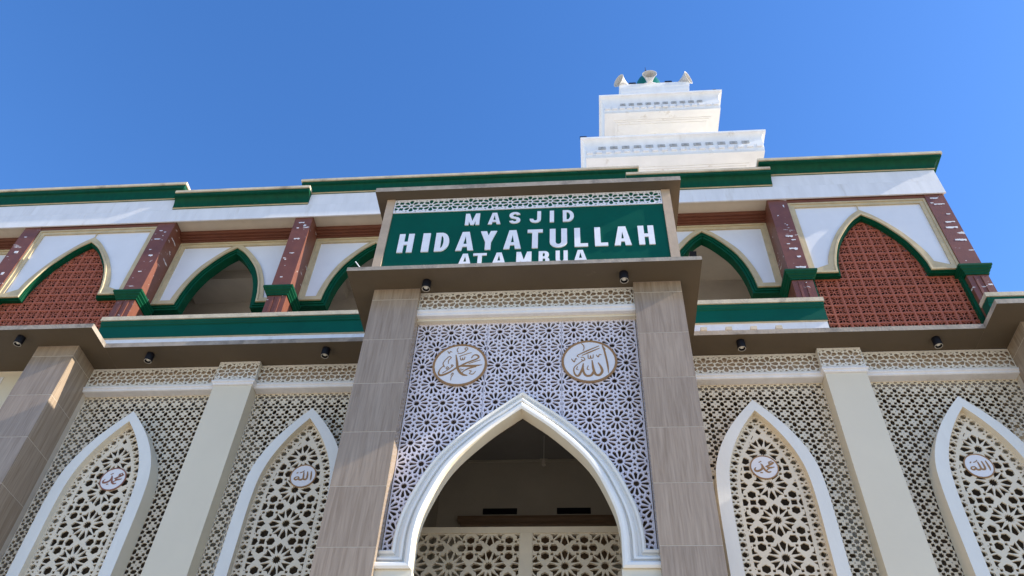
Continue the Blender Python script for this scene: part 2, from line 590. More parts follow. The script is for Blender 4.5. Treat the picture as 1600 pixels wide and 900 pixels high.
def p_star12(x0, z0, s, X0, X1, Z0, Z1):
    """star-and-kite girih: a twelve-ray star in each square cell, squares at the corners ringed by hexagons"""
    H = []
    kite = [(0.155, 0), (0.280, -0.061), (0.38, -0.083), (0.458, 0), (0.38, 0.083), (0.280, 0.061)]
    arrow = [(0.160, 0), (0.290, -0.061), (0.392, -0.086), (0.352, 0.0), (0.392, 0.086), (0.290, 0.061)]
    for i in range(int((X0 - x0) / s) - 2, int((X1 - x0) / s) + 3):
        for j in range(int((Z0 - z0) / s) - 2, int((Z1 - z0) / s) + 3):
            cx, cz = x0 + i * s, z0 + j * s
            H.append(star(cx, cz, 12, 0.122 * s, 0.085 * s))
            for k in range(12):
                a = k * math.pi / 6
                H.append(polar(cx, cz, a, kite if k % 3 == 0 else arrow, s))
            for k in range(4):
                a = math.pi / 4 + k * math.pi / 2
                H.append(polar(cx, cz, a, [(0.405, 0), (0.465, -0.048), (0.505, 0.0), (0.465, 0.048)], s))
            qx, qz = cx + s / 2, cz + s / 2
            q = 0.074 * s
            H.append(rect(qx - q, qx + q, qz - q, qz + q))
            for k in range(4):
                a = k * math.pi / 2
                H.append(ngon(qx + 0.222 * s * math.cos(a), qz + 0.222 * s * math.sin(a), 6, 0.117 * s, a))
    return H


def p_frieze(x0, zc, d, X0, X1):
    """open eight-petal band"""
    H = []
    h = 0.52 * d
    for i in range(int((X0 - x0) / d) - 2, int((X1 - x0) / d) + 3):
        cx = x0 + i * d
        H.append(ngon(cx, zc, 8, 0.095 * d))
        for k in range(8):
            L = 0.465 if k % 4 == 0 else (0.43 if k % 2 else 0.45)
            H.append(polar(cx, zc, k * math.pi / 4, [(0.140, -0.036), (0.25, -0.088), (L - 0.08, -0.112), (L, -0.05), (L, 0.05), (L - 0.08, 0.112), (0.25, 0.088), (0.140, 0.036)], d))
        for sg in (1, -1):
            H.append(star(cx + d / 2, zc + sg * 0.235 * d, 6, 0.165 * d, 0.110 * d, 0, 1.0, 0.92))
            H.append([(cx + 0.130 * d, zc + sg * 0.485 * d), (cx + 0.240 * d, zc + sg * 0.365 * d), (cx + 0.32 * d, zc + sg * 0.485 * d)])
            H.append([(cx - 0.130 * d, zc + sg * 0.485 * d), (cx - 0.240 * d, zc + sg * 0.365 * d), (cx - 0.32 * d, zc + sg * 0.485 * d)])
            H.append([(cx + 0.40 * d, zc + sg * 0.490 * d), (cx + 0.5 * d, zc + sg * 0.425 * d), (cx + 0.60 * d, zc + sg * 0.490 * d)])
            H.append([(cx + 0.35 * d, zc + sg * 0.44 * d), (cx + 0.37 * d, zc + sg * 0.36 * d), (cx + 0.45 * d, zc + sg * 0.39 * d)])
            H.append([(cx + 0.65 * d, zc + sg * 0.44 * d), (cx + 0.63 * d, zc + sg * 0.36 * d), (cx + 0.55 * d, zc + sg * 0.39 * d)])
    out = []
    for p in H:
        out.append(p if area(p) > 0 else p[::-1])
    return out


# ------------------------------------------------------------------ ground
g = MB()
g.face([(-320, -320, GZ), (320, -320, GZ), (320, 320, GZ), (-320, 320, GZ)])
go = bpy.data.objects.new('ground', g.mesh('ground', 'ground', (0, 0, GZ)))
go.location = W((0, 0, GZ)); go['kind'] = 'structure'; go['label'] = 'pale paved forecourt in front of the mosque'
COL.objects.link(go)

# shared numbers (modules; camera stands at x = 0, y = 0)
SOF = 1.058          # soffit of canopy and eaves
XP = (-0.3645, -0.2812, 0.0966, 0.1788)    # portal pillars
XC = -0.0922         # portal centre
TILE_H = 0.0955
JOINT0 = 1.0312      # first tile joint under the soffit
G = 0.0010           # grout gap


def clad(root, pil, x0, x1, yf, yb, sides):
    """stone tiles on a pillar: front and the named sides; alike tiles share one mesh"""
    rows = [(JOINT0, SOF)]
    z = JOINT0
    while z > GZ:
        rows.append((max(GZ, z - TILE_H), z)); z -= TILE_H
    cache = {}
    t = 0.0035
    for (za, zb) in rows:
        h = zb - za - G
        key = ('f', round(h, 4))
        if key not in cache:
            wv = x1 - x0
            b = MB().loft(-wv / 2, wv / 2, -t, 0.0, [(0, 0), (0, h)])
            cache[key] = b.mesh('tile', 'tile')
        piece(root, 'tile', cache[key], ((x0 + x1) / 2, yf + t, za + G / 2), pil)
        for sx in sides:
            segs = []
            y = yf + t
            while y < yb - 1e-6:
                y2 = min(yb, y + 0.0955); segs.append((y, y2)); y = y2
            for (ya, yz) in segs:
                key = (sx, round(h, 4), round(yz - ya, 4))
                if key not in cache:
                    b = MB().box(-t / 2, t / 2, G / 2, yz - ya - G / 2, 0, h)
                    cache[key] = b.mesh('tile', 'tile')
                xx = x1 - t / 2 if sx > 0 else x0 + t / 2
                piece(root, 'tile', cache[key], (xx, ya, za + G / 2), pil)


# ------------------------------------------------------------------ entrance portal
por = thing('entrance_portal', 'tall central entrance porch with brown stone pillars, white pierced panel and pointed arch', 'entrance porch', (XC, 1.1, GZ))
for (xa, xb) in ((XP[0], XP[1]), (XP[2], XP[3])):
    t = 0.0035
    p = part(por, 'pillar', MB().box(xa + 0.0002, xb - 0.0002, 1.0002, 1.215, GZ, SOF), 'grout')
    clad(por, p, xa, xb, 1.0, 1.20, (-1, 1))

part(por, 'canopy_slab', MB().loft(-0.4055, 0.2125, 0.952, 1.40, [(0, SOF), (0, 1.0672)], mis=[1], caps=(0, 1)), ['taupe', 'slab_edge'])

# frieze over the panel
fz0, fz1 = 1.0135, 1.0575
fr = rect(XP[1], XP[2], fz0, fz1)
part(por, 'frieze_backing', MB().box(XP[1], XP[2], 1.0175, 1.05, 1.0, SOF - 0.0004), 'frieze_back')
part(por, 'frieze_lattice', MB().plate(fr, fit(p_frieze(-0.2138, 1.0350, 0.0387, *XP[1:3]), rect(XP[1] + .001, XP[2] - .001, fz0 + .0015, fz1 - .0015), 4e-7), 1.0115, 1.0132), 'frieze')
part(por, 'ledge', MB().loft(XP[1], XP[2], 1.0105, 1.05, [(0, 0.9985), (0.0015, 1.0003), (0.0015, 1.004), (0.004, 1.0065), (0.004, 1.0098), (0.0005, 1.0105), (0.0005, 1.0132)], 0, 0), 'white')

# pierced panel, three sheets with seams
OUT = [(0.168, 0.45), (0.168, 0.575), (0.1675, 0.605), (0.160, 0.641), (0.1435, 0.692), (0.112, 0.743), (0.055, 0.793), (0.0, 0.8317)]
IN = [(0.1400, 0.45), (0.1400, 0.545), (0.1395, 0.585), (0.1295, 0.6281), (0.1010, 0.6905), (0.052, 0.7465), (0.0, 0.7905)]
outer_p = arch_path(XC, OUT, 5)
inner_p = arch_path(XC, IN, 5)
mid_cut = [(x, z) for x, z in arch_path(XC, [(a * 1.09, z + 0.012) for a, z in IN], 3)]
PZ0, PZ1 = 0.555, 0.9935
holes_all = p_rosette12(-0.0938, 0.9725, 0.0423, 0.0383, XP[1], XP[2], PZ0, PZ1)
seams = [XP[1] + 0.0005, -0.1566, -0.0303, XP[2] - 0.0005]
for k in range(3):
    xa, xb = seams[k] + 0.0003, seams[k + 1] - 0.0003
    reg = rect(xa, xb, PZ0, PZ1)
    ins = rect(xa + 0.0016 if k == 0 else xa + 0.0008, xb - 0.0016 if k == 2 else xb - 0.0008, PZ0, PZ1 - 0.0015)
    hs = [h for h in fit(holes_all, ins, 5e-7) if not any(inside(p, mid_cut) for p in h)]
    part(por, 'pierced_panel', MB().plate(reg, hs + [mid_cut], 1.027, 1.0296), 'lattice_white')
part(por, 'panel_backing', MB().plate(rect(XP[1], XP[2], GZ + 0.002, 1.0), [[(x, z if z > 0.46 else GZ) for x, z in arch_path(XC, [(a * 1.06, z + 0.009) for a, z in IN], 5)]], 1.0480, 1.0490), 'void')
part(por, 'soffit_strip', MB().box(XP[1], XP[2], 1.0185, 1.045, 0.9937, 0.9985), 'cream')

# arch moulding: stepped white section that turns outward at the springing, cream inside face
ZB = 0.5270
mould = [(XP[1] - 0.003, ZB), (XC - 0.1400, ZB)] + [p for p in inner_p if p[1] > ZB + 0.0345] + [(XC + 0.1400, ZB), (XP[2] + 0.003, ZB)]
sec = [(0.0325, 1.0275), (0.0325, 1.0190), (0.0302, 1.0168), (0.0274, 1.0186), (0.0264, 1.0225), (0.0228, 1.0225), (0.0208, 1.0160), (0.0178, 1.0125),
       (0.0150, 1.0125), (0.0140, 1.0175), (0.0118, 1.0175), (0.0105, 1.0100), (0.0070, 1.0064), (0.0030, 1.0060), (0.0, 1.0082), (0.0, 1.0340), (0.008, 1.0344)]
mis = [0] * 14 + [1, 1]
part(por, 'arch_moulding', MB().sweep(mould, sec, 0, mis), ['white_gloss', 'cream'])
for sx in (-1, 1):
    xi, xo = (XC - 0.1385, XP[1]) if sx < 0 else (XC + 0.1385, XP[2])
    a_, b_ = min(xi, xo), max(xi, xo)
    part(por, 'jamb', MB().loft(a_, b_, 1.0115, 1.0338, [(0, GZ), (0, ZB - 0.0002)]), 'cream')
    a2, b2 = (a_ + 0.004, b_ - 0.012) if sx < 0 else (a_ + 0.012, b_ - 0.004)
    part(por, 'jamb_panel', MB().loft(a2, b2, 1.0085, 1.0114, [(0, GZ), (0, ZB - 0.0120)]), 'white_gloss')

# porch room behind the arch
rm = MB().box(-0.2805, 0.0961, 1.3800, 1.3960, GZ + 0.001, 0.9600)
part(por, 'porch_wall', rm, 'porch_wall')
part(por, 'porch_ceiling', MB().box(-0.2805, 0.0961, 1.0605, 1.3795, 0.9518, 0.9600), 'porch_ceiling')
part(por, 'porch_side', MB().box(-0.2900, -0.2810, 1.2155, 1.396, GZ + 0.001, 0.96), 'porch_wall')
part(por, 'porch_side', MB().box(0.0966, 0.1050, 1.2155, 1.396, GZ + 0.001, 0.96), 'porch_wall')
part(por, 'cornice_strip', MB().box(-0.2300, 0.0960, 1.3770, 1.3798, 0.9470, 0.9515), 'porch_wall')
for xa, xb in ((-0.1925, -0.1275), (-0.0518, 0.0118)):
    v = part(por, 'wall_vent', MB().box(xa, xb, 1.3765, 1.3799, 0.8300, 0.8410), 'black')
d = part(por, 'door_lintel', MB().loft(-0.229, 0.055, 1.372, 1.3799, [(0, 0.780), (0, 0.796), (0.004, 0.802), (0.004, 0.807), (0.009, 0.812), (0.009, 0.8175)]), 'wood')
part(por, 'door', MB().box(-0.222, 0.048, 1.3745, 1.3799, GZ + 0.001, 0.7798), 'wood')

# sign housing on the canopy
part(por, 'sign_housing', MB().box(-0.368, 0.1775, 0.9905, 1.40, 1.0674, 1.3000), 'frieze_back')
for xa, xb in ((-0.3735, -0.3575), (0.1665, 0.1830)):
    part(por, 'sign_jamb', MB().box(xa, xb, 0.9830, 1.40, 1.0674, 1.3000), 'jamb_paint')
part(por, 'cap_slab', MB().loft(-0.3942, 0.2035, 0.9620, 1.405, [(0, 1.3002), (0, 1.3125)], mis=[1], caps=(0, 1)), ['taupe', 'slab_edge'])

# ------------------------------------------------------------------ name sign
sg = thing('name_sign', 'green name board with raised white capital letters and white lattice strip above', 'sign', (XC, 0.985, 1.0675))
YB = 0.9862
part(sg, 'board', MB().box(-0.3572, 0.1662, YB, 0.9900, 1.0676, 1.2995), 'teal')
part(sg, 'lattice_strip', MB().plate(rect(-0.3570, 0.1660, 1.2585, 1.2990), fit(p_frieze(-0.3230, 1.2795, 0.0392, -0.357, 0.166), rect(-0.3555, 0.1645, 1.2612, 1.2972), 4e-7), YB - 0.0020, YB - 0.0003), 'letter')


def seg(p, q, t):
    d = Vector((q[0] - p[0], q[1] - p[1])); n = Vector((-d.y, d.x)).normalized() * t / 2
    return [(p[0] + n.x, p[1] + n.y), (q[0] + n.x, q[1] + n.y), (q[0] - n.x, q[1] - n.y), (p[0] - n.x, p[1] - n.y)]


def ring(cx, cz, rx, rz, tx, tz, a0, a1, n=16):
    o = [(cx + rx * math.cos(a0 + (a1 - a0) * k / n), cz + rz * math.sin(a0 + (a1 - a0) * k / n)) for k in range(n + 1)]
    i = [(cx + (rx - tx) * math.cos(a0 + (a1 - a0) * k / n), cz + (rz - tz) * math.sin(a0 + (a1 - a0) * k / n)) for k in range(n + 1)]
    return [[o[k], o[k + 1], i[k + 1], i[k]] for k in range(n)]


def glyph(ch, w, h, t):
    """polygons of one bold capital in a w x h box"""
    PI = math.pi
    if ch == 'H': return [rect(0, t, 0, h), rect(w - t, w, 0, h), rect(t * .9, w - t * .9, h * .41, h * .41 + t * .8)]
    if ch == 'I': return [rect(0, w, 0, h)]
    if ch == 'L': return [rect(0, t, 0, h), rect(t * .9, w, 0, t * .8)]
    if ch == 'T': return [rect(0, w, h - t * .8, h), rect(w / 2 - t / 2, w / 2 + t / 2, 0, h - t * .7)]
    if ch == 'A':
        s = t * 1.02; m_ = w / 2; a = t * .62
        return [[(0, 0), (s, 0), (m_ + a * .25, h), (m_ - a, h)], [(w - s, 0), (w, 0), (m_ + a, h), (m_ - a * .25, h)], rect(w * .24, w * .76, h * .20, h * .20 + t * .72)]
    if ch == 'Y':
        m_ = w / 2
        return [rect(m_ - t / 2, m_ + t / 2, 0, h * .48), [(0, h), (t * 1.08, h), (m_ + t / 2, h * .42), (m_ - t / 2, h * .40)], [(w - t * 1.08, h), (w, h), (m_ + t / 2, h * .40), (m_ - t / 2, h * .42)]]
    if ch == 'M':
        m_ = w / 2
        return [rect(0, t, 0, h), rect(w - t, w, 0, h), [(0, h), (t * 1.1, h), (m_ + t * .42, 0), (m_ - t * .42, 0)], [(w - t * 1.1, h), (w, h), (m_ + t * .42, 0), (m_ - t * .42, 0)]]
    if ch == 'U':
        r = w / 2
        return [rect(0, t, r * .95, h), rect(w - t, w, r * .95, h)] + ring(r, r, r, r, t, t * .85, PI, 2 * PI)
    if ch == 'J':
        r = w / 2
        return [rect(w - t, w, r * .95, h)] + ring(r, r, r, r, t, t * .85, PI * .97, 2 * PI)
    if ch == 'D':
        return [rect(0, t, 0, h), rect(t * .9, w * .42, 0, t * .8), rect(t * .9, w * .42, h - t * .8, h)] + ring(w * .40, h / 2, w * .60, h / 2, t, t * .8, -PI / 2, PI / 2)
    if ch == 'B':
        q = h * .27
        return ([rect(0, t, 0, h), rect(t * .9, w * .6, 0, t * .7), rect(t * .9, w * .6, h - t * .7, h), rect(t * .9, w * .6, h * .5 - t * .36, h * .5 + t * .36)]
                + ring(w * .58, h * .272, w * .42, h * .272, t, t * .7, -PI / 2, PI / 2) + ring(w * .55, h * .735, w * .40, h * .265, t, t * .7, -PI / 2, PI / 2))
    if ch == 'S':
        r = h * .29
        return (ring(w / 2, h - r, w / 2, r, t, t * .78, PI * .08, PI * 1.5) + ring(w / 2, r * 0.975, w / 2, r * 0.975, t, t * .78, -PI * .92, PI * .5)
                + [rect(w * .42, w * .58, h - 2 * r - 0.0001, h - 2 * r + t * .78)])
    return []


ROWS = [('MASJID', 1.2138, 0.0340, [(-0.2115, -0.1838), (-0.1672, -0.1432), (-0.1268, -0.1054), (-0.0876, -0.0660), (-0.0493, -0.0412), (-0.0245, -0.0035)], 0.0072),
        ('HIDAYATULLAH', 1.1400, 0.0530, [(-0.3337, -0.3052), (-0.2882, -0.2742), (-0.2635, -0.2370), (-0.2235, -0.1900), (-0.1790, -0.1482), (-0.1345, -0.1020), (-0.0906, -0.0622), (-0.0491, -0.0170), (-0.0036, 0.0210), (0.0336, 0.0575), (0.0690, 0.1000), (0.1135, 0.1425)], 0.0108),
        ('ATAMBUA', 1.0965, 0.0340, [(-0.2160, -0.1910), (-0.1888, -0.1640), (-0.1540, -0.1285), (-0.1095, -0.0820), (-0.0690, -0.0495), (-0.0382, -0.0165), (-0.0062, 0.0190)], 0.0074)]
for word, z0, h, xs, t in ROWS:
    for ch, (xa, xb) in zip(word, xs):
        polys = [[(xa + x, z0 + z) for x, z in p] for p in glyph(ch, xb - xa, h, t)]
        part(sg, 'letter', MB().plate(None, [], YB - 0.0022, YB - 0.0002, union=polys), 'letter')

# ------------------------------------------------------------------ calligraphy medallions
MUH = [
    [(452, 458, 8), (470, 530, 22), (482, 590, 26), (510, 635, 26), (545, 660, 24), (582, 668, 12)],
    [(612, 492, 10), (630, 466, 12), (660, 463, 16), (682, 480, 18), (672, 500, 16), (620, 522, 16), (560, 545, 18), (500, 578, 20)],
    [(490, 574, 12), (560, 573, 24), (640, 573, 24), (722, 565, 6)],
    [(660, 580, 18), (590, 600, 15), (545, 625, 10), (532, 645, 8)],
    [(470, 590, 16), (420, 625, 18), (370, 650, 22), (320, 662, 24), (300, 640, 16), (310, 600, 11), (340, 566, 6)],
    [(590, 550, 8), (650, 530, 9), (702, 515, 6)],
    [(490, 475, 8), (545, 455, 9), (605, 437, 6)],
    [(500, 488, 8), (505, 510, 8), (518, 510, 8), (522, 490, 8), (528, 510, 8), (540, 505, 8), (545, 480, 8)],
    [(470, 445, 8), (515, 438, 9), (545, 420, 8), (563, 403, 8), (563, 388, 8), (546, 384, 8), (536, 398, 8), (552, 411, 8)],
    [(468, 383, 6), (458, 408, 8), (471, 430, 8)],
    [(365, 418, 8), (382, 440, 9), (392, 420, 8), (408, 428, 6)],
    [(348, 576, 12), (333, 545, 10), (348, 510, 8), (375, 482, 8)],
    [(372, 480, 8), (392, 474, 9), (408, 486, 8), (386, 510, 8), (384, 545, 6)],
    [(338, 640, 7), (400, 600, 8), (436, 566, 8), (416, 560, 8), (426, 580, 8)],
    [(368, 596, 8), (378, 577, 8), (392, 588, 8), (376, 602, 8)],
    [(424, 662, 7), (440, 640, 8), (446, 655, 8), (430, 682, 8), (428, 712, 6)],
    [(600, 622, 7), (622, 626, 8), (604, 650, 8), (640, 656, 9), (664, 630, 5)],
    [(516, 598, 6), (520, 614, 8), (542, 606, 6)]]
ALL = [
    [(592, 363, 12), (610, 420, 18), (625, 500, 18), (636, 580, 17), (638, 645, 6)],
    [(592, 366, 12), (620, 402, 8)],
    [(542, 540, 10), (568, 585, 22), (577, 628, 25), (548, 662, 26), (512, 655, 24), (492, 600, 24), (482, 516, 12)],
    [(492, 625, 20), (470, 662, 24), (425, 668, 24), (398, 640, 22), (388, 590, 20), (394, 545, 10)],
    [(390, 575, 18), (368, 630, 22), (340, 668, 22), (312, 655, 18), (298, 615, 13), (306, 578, 10), (350, 542, 9), (396, 512, 8)],
    [(372, 480, 8), (398, 483, 9), (411, 504, 9), (392, 517, 9), (377, 500, 8)],
    [(345, 455, 8), (430, 417, 15), (556, 366, 8)],
    [(385, 460, 8), (460, 430, 15), (560, 390, 8)],
    [(345, 455, 8), (334, 466, 9), (352, 478, 7)],
    [(384, 338, 8), (405, 364, 10), (406, 390, 8), (396, 410, 5)],
    [(444, 455, 8), (446, 490, 9), (464, 494, 9), (468, 466, 9), (474, 491, 9), (492, 488, 9), (496, 455, 7)],
    [(528, 460, 8), (545, 480, 11), (558, 456, 9), (577, 458, 7)],
    [(278, 495, 8), (305, 526, 11), (318, 494, 9), (332, 498, 7)],
    [(336, 574, 7), (326, 600, 9), (344, 608, 7)],
    [(442, 568, 7), (430, 600, 9), (448, 608, 7)]]


def strokes_to_polys(strokes, c, r, cx, cz, R):
    polys = []
    for st in strokes:
        pts = [((x - c[0]) / r[0], (c[1] - y) / r[1], wd / r[0]) for x, y, wd in st]
        sm = catmull(pts, 4)
        L = [(cx + R * a, cz + R * b, max(0.012, wd / 2) * R) for a, b, wd in sm]
        for (a, b) in zip(L[:-1], L[1:]):
            d = Vector((b[0] - a[0], b[1] - a[1]))
            if d.length < 1e-8: continue
            n = Vector((-d.y, d.x)).normalized()
            polys.append([(a[0] + n.x * a[2], a[1] + n.y * a[2]), (a[0] - n.x * a[2], a[1] - n.y * a[2]), (b[0] - n.x * b[2], b[1] - n.y * b[2]), (b[0] + n.x * b[2], b[1] + n.y * b[2])])
        for q in L:
            polys.append(ngon(q[0], q[1], 6, q[2]))
    return polys


def medallion(cx, cz, R, y, strokes, c, r, label, rim):
    md = thing('calligraphy_medallion', label, 'medallion', (cx, y, cz - R), 'round calligraphy medallions on the lattice')
    n = 48
    circ = ngon(cx, cz, n, R)
    inn = ngon(cx, cz, n, R * 0.915)
    part(md, 'disc', MB().plate(ngon(cx, cz, n, R * 0.93), [], y, y + 0.0012), 'medal')
    part(md, 'rim', MB().plate(circ, [inn], y - 0.0005, y + 0.0011), rim)
    part(md, 'calligraphy', MB().plate(None, [], y - 0.0005, y - 0.0001, union=strokes_to_polys(strokes, c, r, cx, cz, R)), rim)


medallion(-0.1995, 0.8975, 0.0458, 1.0252, MUH, (500, 558), (272, 212), 'large gold-rimmed medallion on the white portal panel with looped strokes', 'gold')
medallion(0.0153, 0.8990, 0.0458, 1.0252, ALL, (455, 520), (278, 215), 'large gold-rimmed medallion on the white portal panel with tall upright strokes', 'gold')

# ------------------------------------------------------------------ ground-floor wings
LO = [(0.0880, 0.25), (0.0880, 0.66), (0.0879, 0.715), (0.0866, 0.758), (0.0826, 0.7960), (0.0715, 0.8320), (0.0525, 0.8690), (0.0280, 0.9030), (0.0, 0.9350)]
LI = [(0.0668, 0.25), (0.0668, 0.66), (0.0667, 0.715), (0.0654, 0.755), (0.0618, 0.7900), (0.0530, 0.8225), (0.0385, 0.8550), (0.0205, 0.8850), (0.0, 0.9120)]
YL = 1.215           # bay screen plane


def offset_poly(path, d):
    """shift a left-foot > apex > right-foot path inward by d, keeping a clean point on the axis"""
    n = len(path) // 2
    cx = path[n][0]
    L = path[:n + 1]
    out = []
    for i in range(len(L)):
        ds = []
        if i > 0: ds.append(Vector((L[i][0] - L[i - 1][0], L[i][1] - L[i - 1][1])).normalized())
        if i < len(L) - 1: ds.append(Vector((L[i + 1][0] - L[i][0], L[i + 1][1] - L[i][1])).normalized())
        v = sum(ds, Vector((0, 0))).normalized()
        p = (L[i][0] + v.y * d, L[i][1] - v.x * d)
        if p[0] >= cx:
            q = out[-1]
            t = (cx - q[0]) / max(1e-9, p[0] - q[0])
            out.append((cx, q[1] + (p[1] - q[1]) * t))
            break
        out.append(p)
    if out[-1][0] < cx - 1e-9: out.append((cx, out[-1][1]))
    return out + [(2 * cx - x, z) for x, z in out[:-1][::-1]]


def hull(pts):
    P = sorted(set((round(x, 7), round(z, 7)) for x, z in pts))
    def half(Q):
        h = []
        for p in Q:
            while len(h) > 1 and (h[-1][0] - h[-2][0]) * (p[1] - h[-2][1]) - (h[-1][1] - h[-2][1]) * (p[0] - h[-2][0]) <= 0: h.pop()
            h.append(p)
        return h
    return half(P)[:-1] + half(P[::-1])[:-1]


def lancet(root, cx, label):
    lw = part(root, 'lancet_window', MB().box(cx - 0.088, cx + 0.088, 1.1805, YL - 0.001, 0.225, 0.2495), 'white', label=label)
    po = arch_path(cx, LO, 5); pi_ = arch_path(cx, LI, 5)
    part(root, 'frame', MB().plate(po, [pi_], 1.1800, YL - 0.0005, 0, 1), ['frame_white', 'cream'], lw)
    # inner pierced sheet: border of small hexagons, plain band, girih field
    pth = arch_path(cx, LI, 8)
    band_i = offset_poly(pth, 0.0150)
    field = offset_poly(pth, 0.0190)
    mid = offset_poly(pth, 0.0078)
    field_ccw = hull(field)
    hs = fit(p_star12(cx + 0.0015, 0.8332, 0.0647, cx - 0.07, cx + 0.07, 0.50, 0.92), [p for p in field_ccw], 8e-7)
    # small pieces strung along the border
    step = 0.0168
    acc = 0.0; last = mid[0]; k = 0
    L = [0.0]
    for a, b in zip(mid[:-1], mid[1:]): L.append(L[-1] + math.hypot(b[0] - a[0], b[1] - a[1]))

    def at(s):
        for i in range(len(mid) - 1):
            if L[i + 1] >= s:
                t = (s - L[i]) / max(1e-9, L[i + 1] - L[i])
                a, b = mid[i], mid[i + 1]
                return (a[0] + (b[0] - a[0]) * t, a[1] + (b[1] - a[1]) * t), math.atan2(b[1] - a[1], b[0] - a[0])
        return mid[-1], -math.pi / 2
    ss = L[-1] / 2 - math.floor(L[-1] / 2 / step) * step
    bord = []
    s = ss
    while s < L[-1]:
        (x, z), an = at(s)
        if z > 0.5:
            bord.append(ngon(x, z, 6, 0.0050, an))
            for q in (-1, 1):
                bord.append(polar(x, z, an, [(0.0070, q * 0.0018), (0.0098, q * 0.0018), (0.0098, q * 0.0055), (0.0066, q * 0.0055)][::q], 1))
                bord.append(polar(x, z, an, [(-0.0038, q * 0.0048), (0.0038, q * 0.0048), (0.0, q * 0.0064)][::q], 1))
        s += step
    strip_out = offset_poly(pth, 0.0010)
    strip_out = hull(strip_out)
    bord = fit([b if area(b) > 0 else b[::-1] for b in bord], strip_out, 8e-7)
    part(root, 'pierced_sheet', MB().plate(pth, hs + bord, 1.1930, 1.1958, 0), 'screen', lw)
    return lw


def wing(name, label, xa, xb, lanc, pil, side_pillar, stars_x):
    """one side of the ground floor between portal and outer pillar"""
    base = ((xa + xb) / 2, 1.2, GZ)
    wg = thing(name, label, 'building wing', base, 'ground floor wings')
    p0, p1 = pil
    for (a, b), lx, ll in zip(((xa, p0), (p1, xb)), lanc[0], lanc[1]):
        reg = rect(a, b, 0.24, 0.9990)
        cut = arch_path(lx, [(d_ * 0.83, z - 0.010) for d_, z in LO], 3)
        cut = [(x, max(z, 0.2401)) for x, z in cut]
        hs = fit(p_bay(stars_x, 0.9901, 0.0240, a, b, 0.45, 1.0), rect(a + 0.001, b - 0.001, 0.45, 0.9975), 6e-7)
        hs = [h for h in hs if not any(inside(p, cut) for p in h)]
        part(wg, 'bay_screen', MB().plate(reg, hs + [cut], YL, YL + 0.0018), 'screen')
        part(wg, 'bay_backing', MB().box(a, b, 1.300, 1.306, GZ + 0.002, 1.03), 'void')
        part(wg, 'plinth_wall', MB().box(a, b, YL, 1.261, GZ, 0.2398), 'cream')
        part(wg, 'frieze_backing', MB().box(a, b, 1.2030, 1.240, 1.0, SOF - 0.0005), 'frieze_back')
        part(wg, 'frieze_lattice', MB().plate(rect(a, b, 1.0120, 1.0572), fit(p_frieze(0.3116 if a > 0 else -0.8445, 1.0335, 0.0394, a, b), rect(a + .0006, b - .0006, 1.0135, 1.0557), 4e-7), 1.1975, 1.1990), 'frieze')
        part(wg, 'ledge', MB().loft(a, b, 1.1985, 1.240, [(0, 0.9992), (0.0018, 1.0005), (0.0018, 1.0035), (0.0045, 1.0058), (0.0045, 1.0088), (0.001, 1.0094), (0.001, 1.0118)], 0, 0), 'white')
        lancet(wg, lx, ll)
    # pilaster with its own block of frieze
    part(wg, 'pilaster', MB().loft(p0 + 0.0004, p1 - 0.0004, 1.1870, 1.262, [(0, GZ), (0, 0.9990)]), ['pilaster'])
    part(wg, 'frieze_block', MB().box(p0 - 0.001, p1 + 0.001, 1.1890, 1.2405, 1.0121, SOF - 0.0003), 'frieze_back')
    part(wg, 'frieze_lattice', MB().plate(rect(p0 - 0.002, p1 + 0.002, 1.0120, 1.0574), fit(p_frieze((p0 + p1) / 2 - 0.0199, 1.0335, 0.0394, p0, p1), rect(p0 - .0012, p1 + .0012, 1.0135, 1.0558), 4e-7), 1.1842, 1.1858), 'frieze')
    for sx in (p0 - 0.002, p1 + 0.0005):
        b = MB().box(sx, sx + 0.0015, 1.1873, 1.1974, 1.0120, SOF - 0.0004)
        part(wg, 'frieze_return', b, 'frieze')
    part(wg, 'ledge', MB().loft(p0, p1, 1.1858, 1.1986, [(0, 0.9992), (0.0018, 1.0005), (0.0018, 1.0035), (0.0045, 1.0058), (0.0045, 1.0088), (0.001, 1.0094), (0.001, 1.0118)], 1, 1), 'white')
    # outer tiled pillar
    q0, q1 = side_pillar
    t = 0.0035
    pl = part(wg, 'pillar', MB().box(q0 + 0.0002, q1 - 0.0002, 1.1268, 1.27, GZ, SOF), 'grout')
    clad(wg, pl, q0, q1, 1.1266, 1.2030, (-1, 1))
    return wg


WL = wing('ground_floor_wing', 'left ground-floor wing of cream pierced screens and two lancet windows beside the entrance porch', -0.9795, -0.3650,
          ((-0.8420, -0.4965), ('lancet window with a looped medallion beside the outer tiled pillar', 'lancet window with an upright-stroke medallion beside the porch pillar')),
          (-0.7090, -0.6315), (-1.0640, -0.9795), 0.3041 - 0.024 * 48)
WR = wing('ground_floor_wing', 'right ground-floor wing of cream pierced screens and two lancet windows beside the entrance porch', 0.1792, 0.7885,
          ((0.3030, 0.6545), ('lancet window with a looped medallion beside the porch pillar', 'lancet window with an upright-stroke medallion beside the outer tiled pillar')),
          (0.4443, 0.5190), (0.7885, 0.8730), 0.3041)

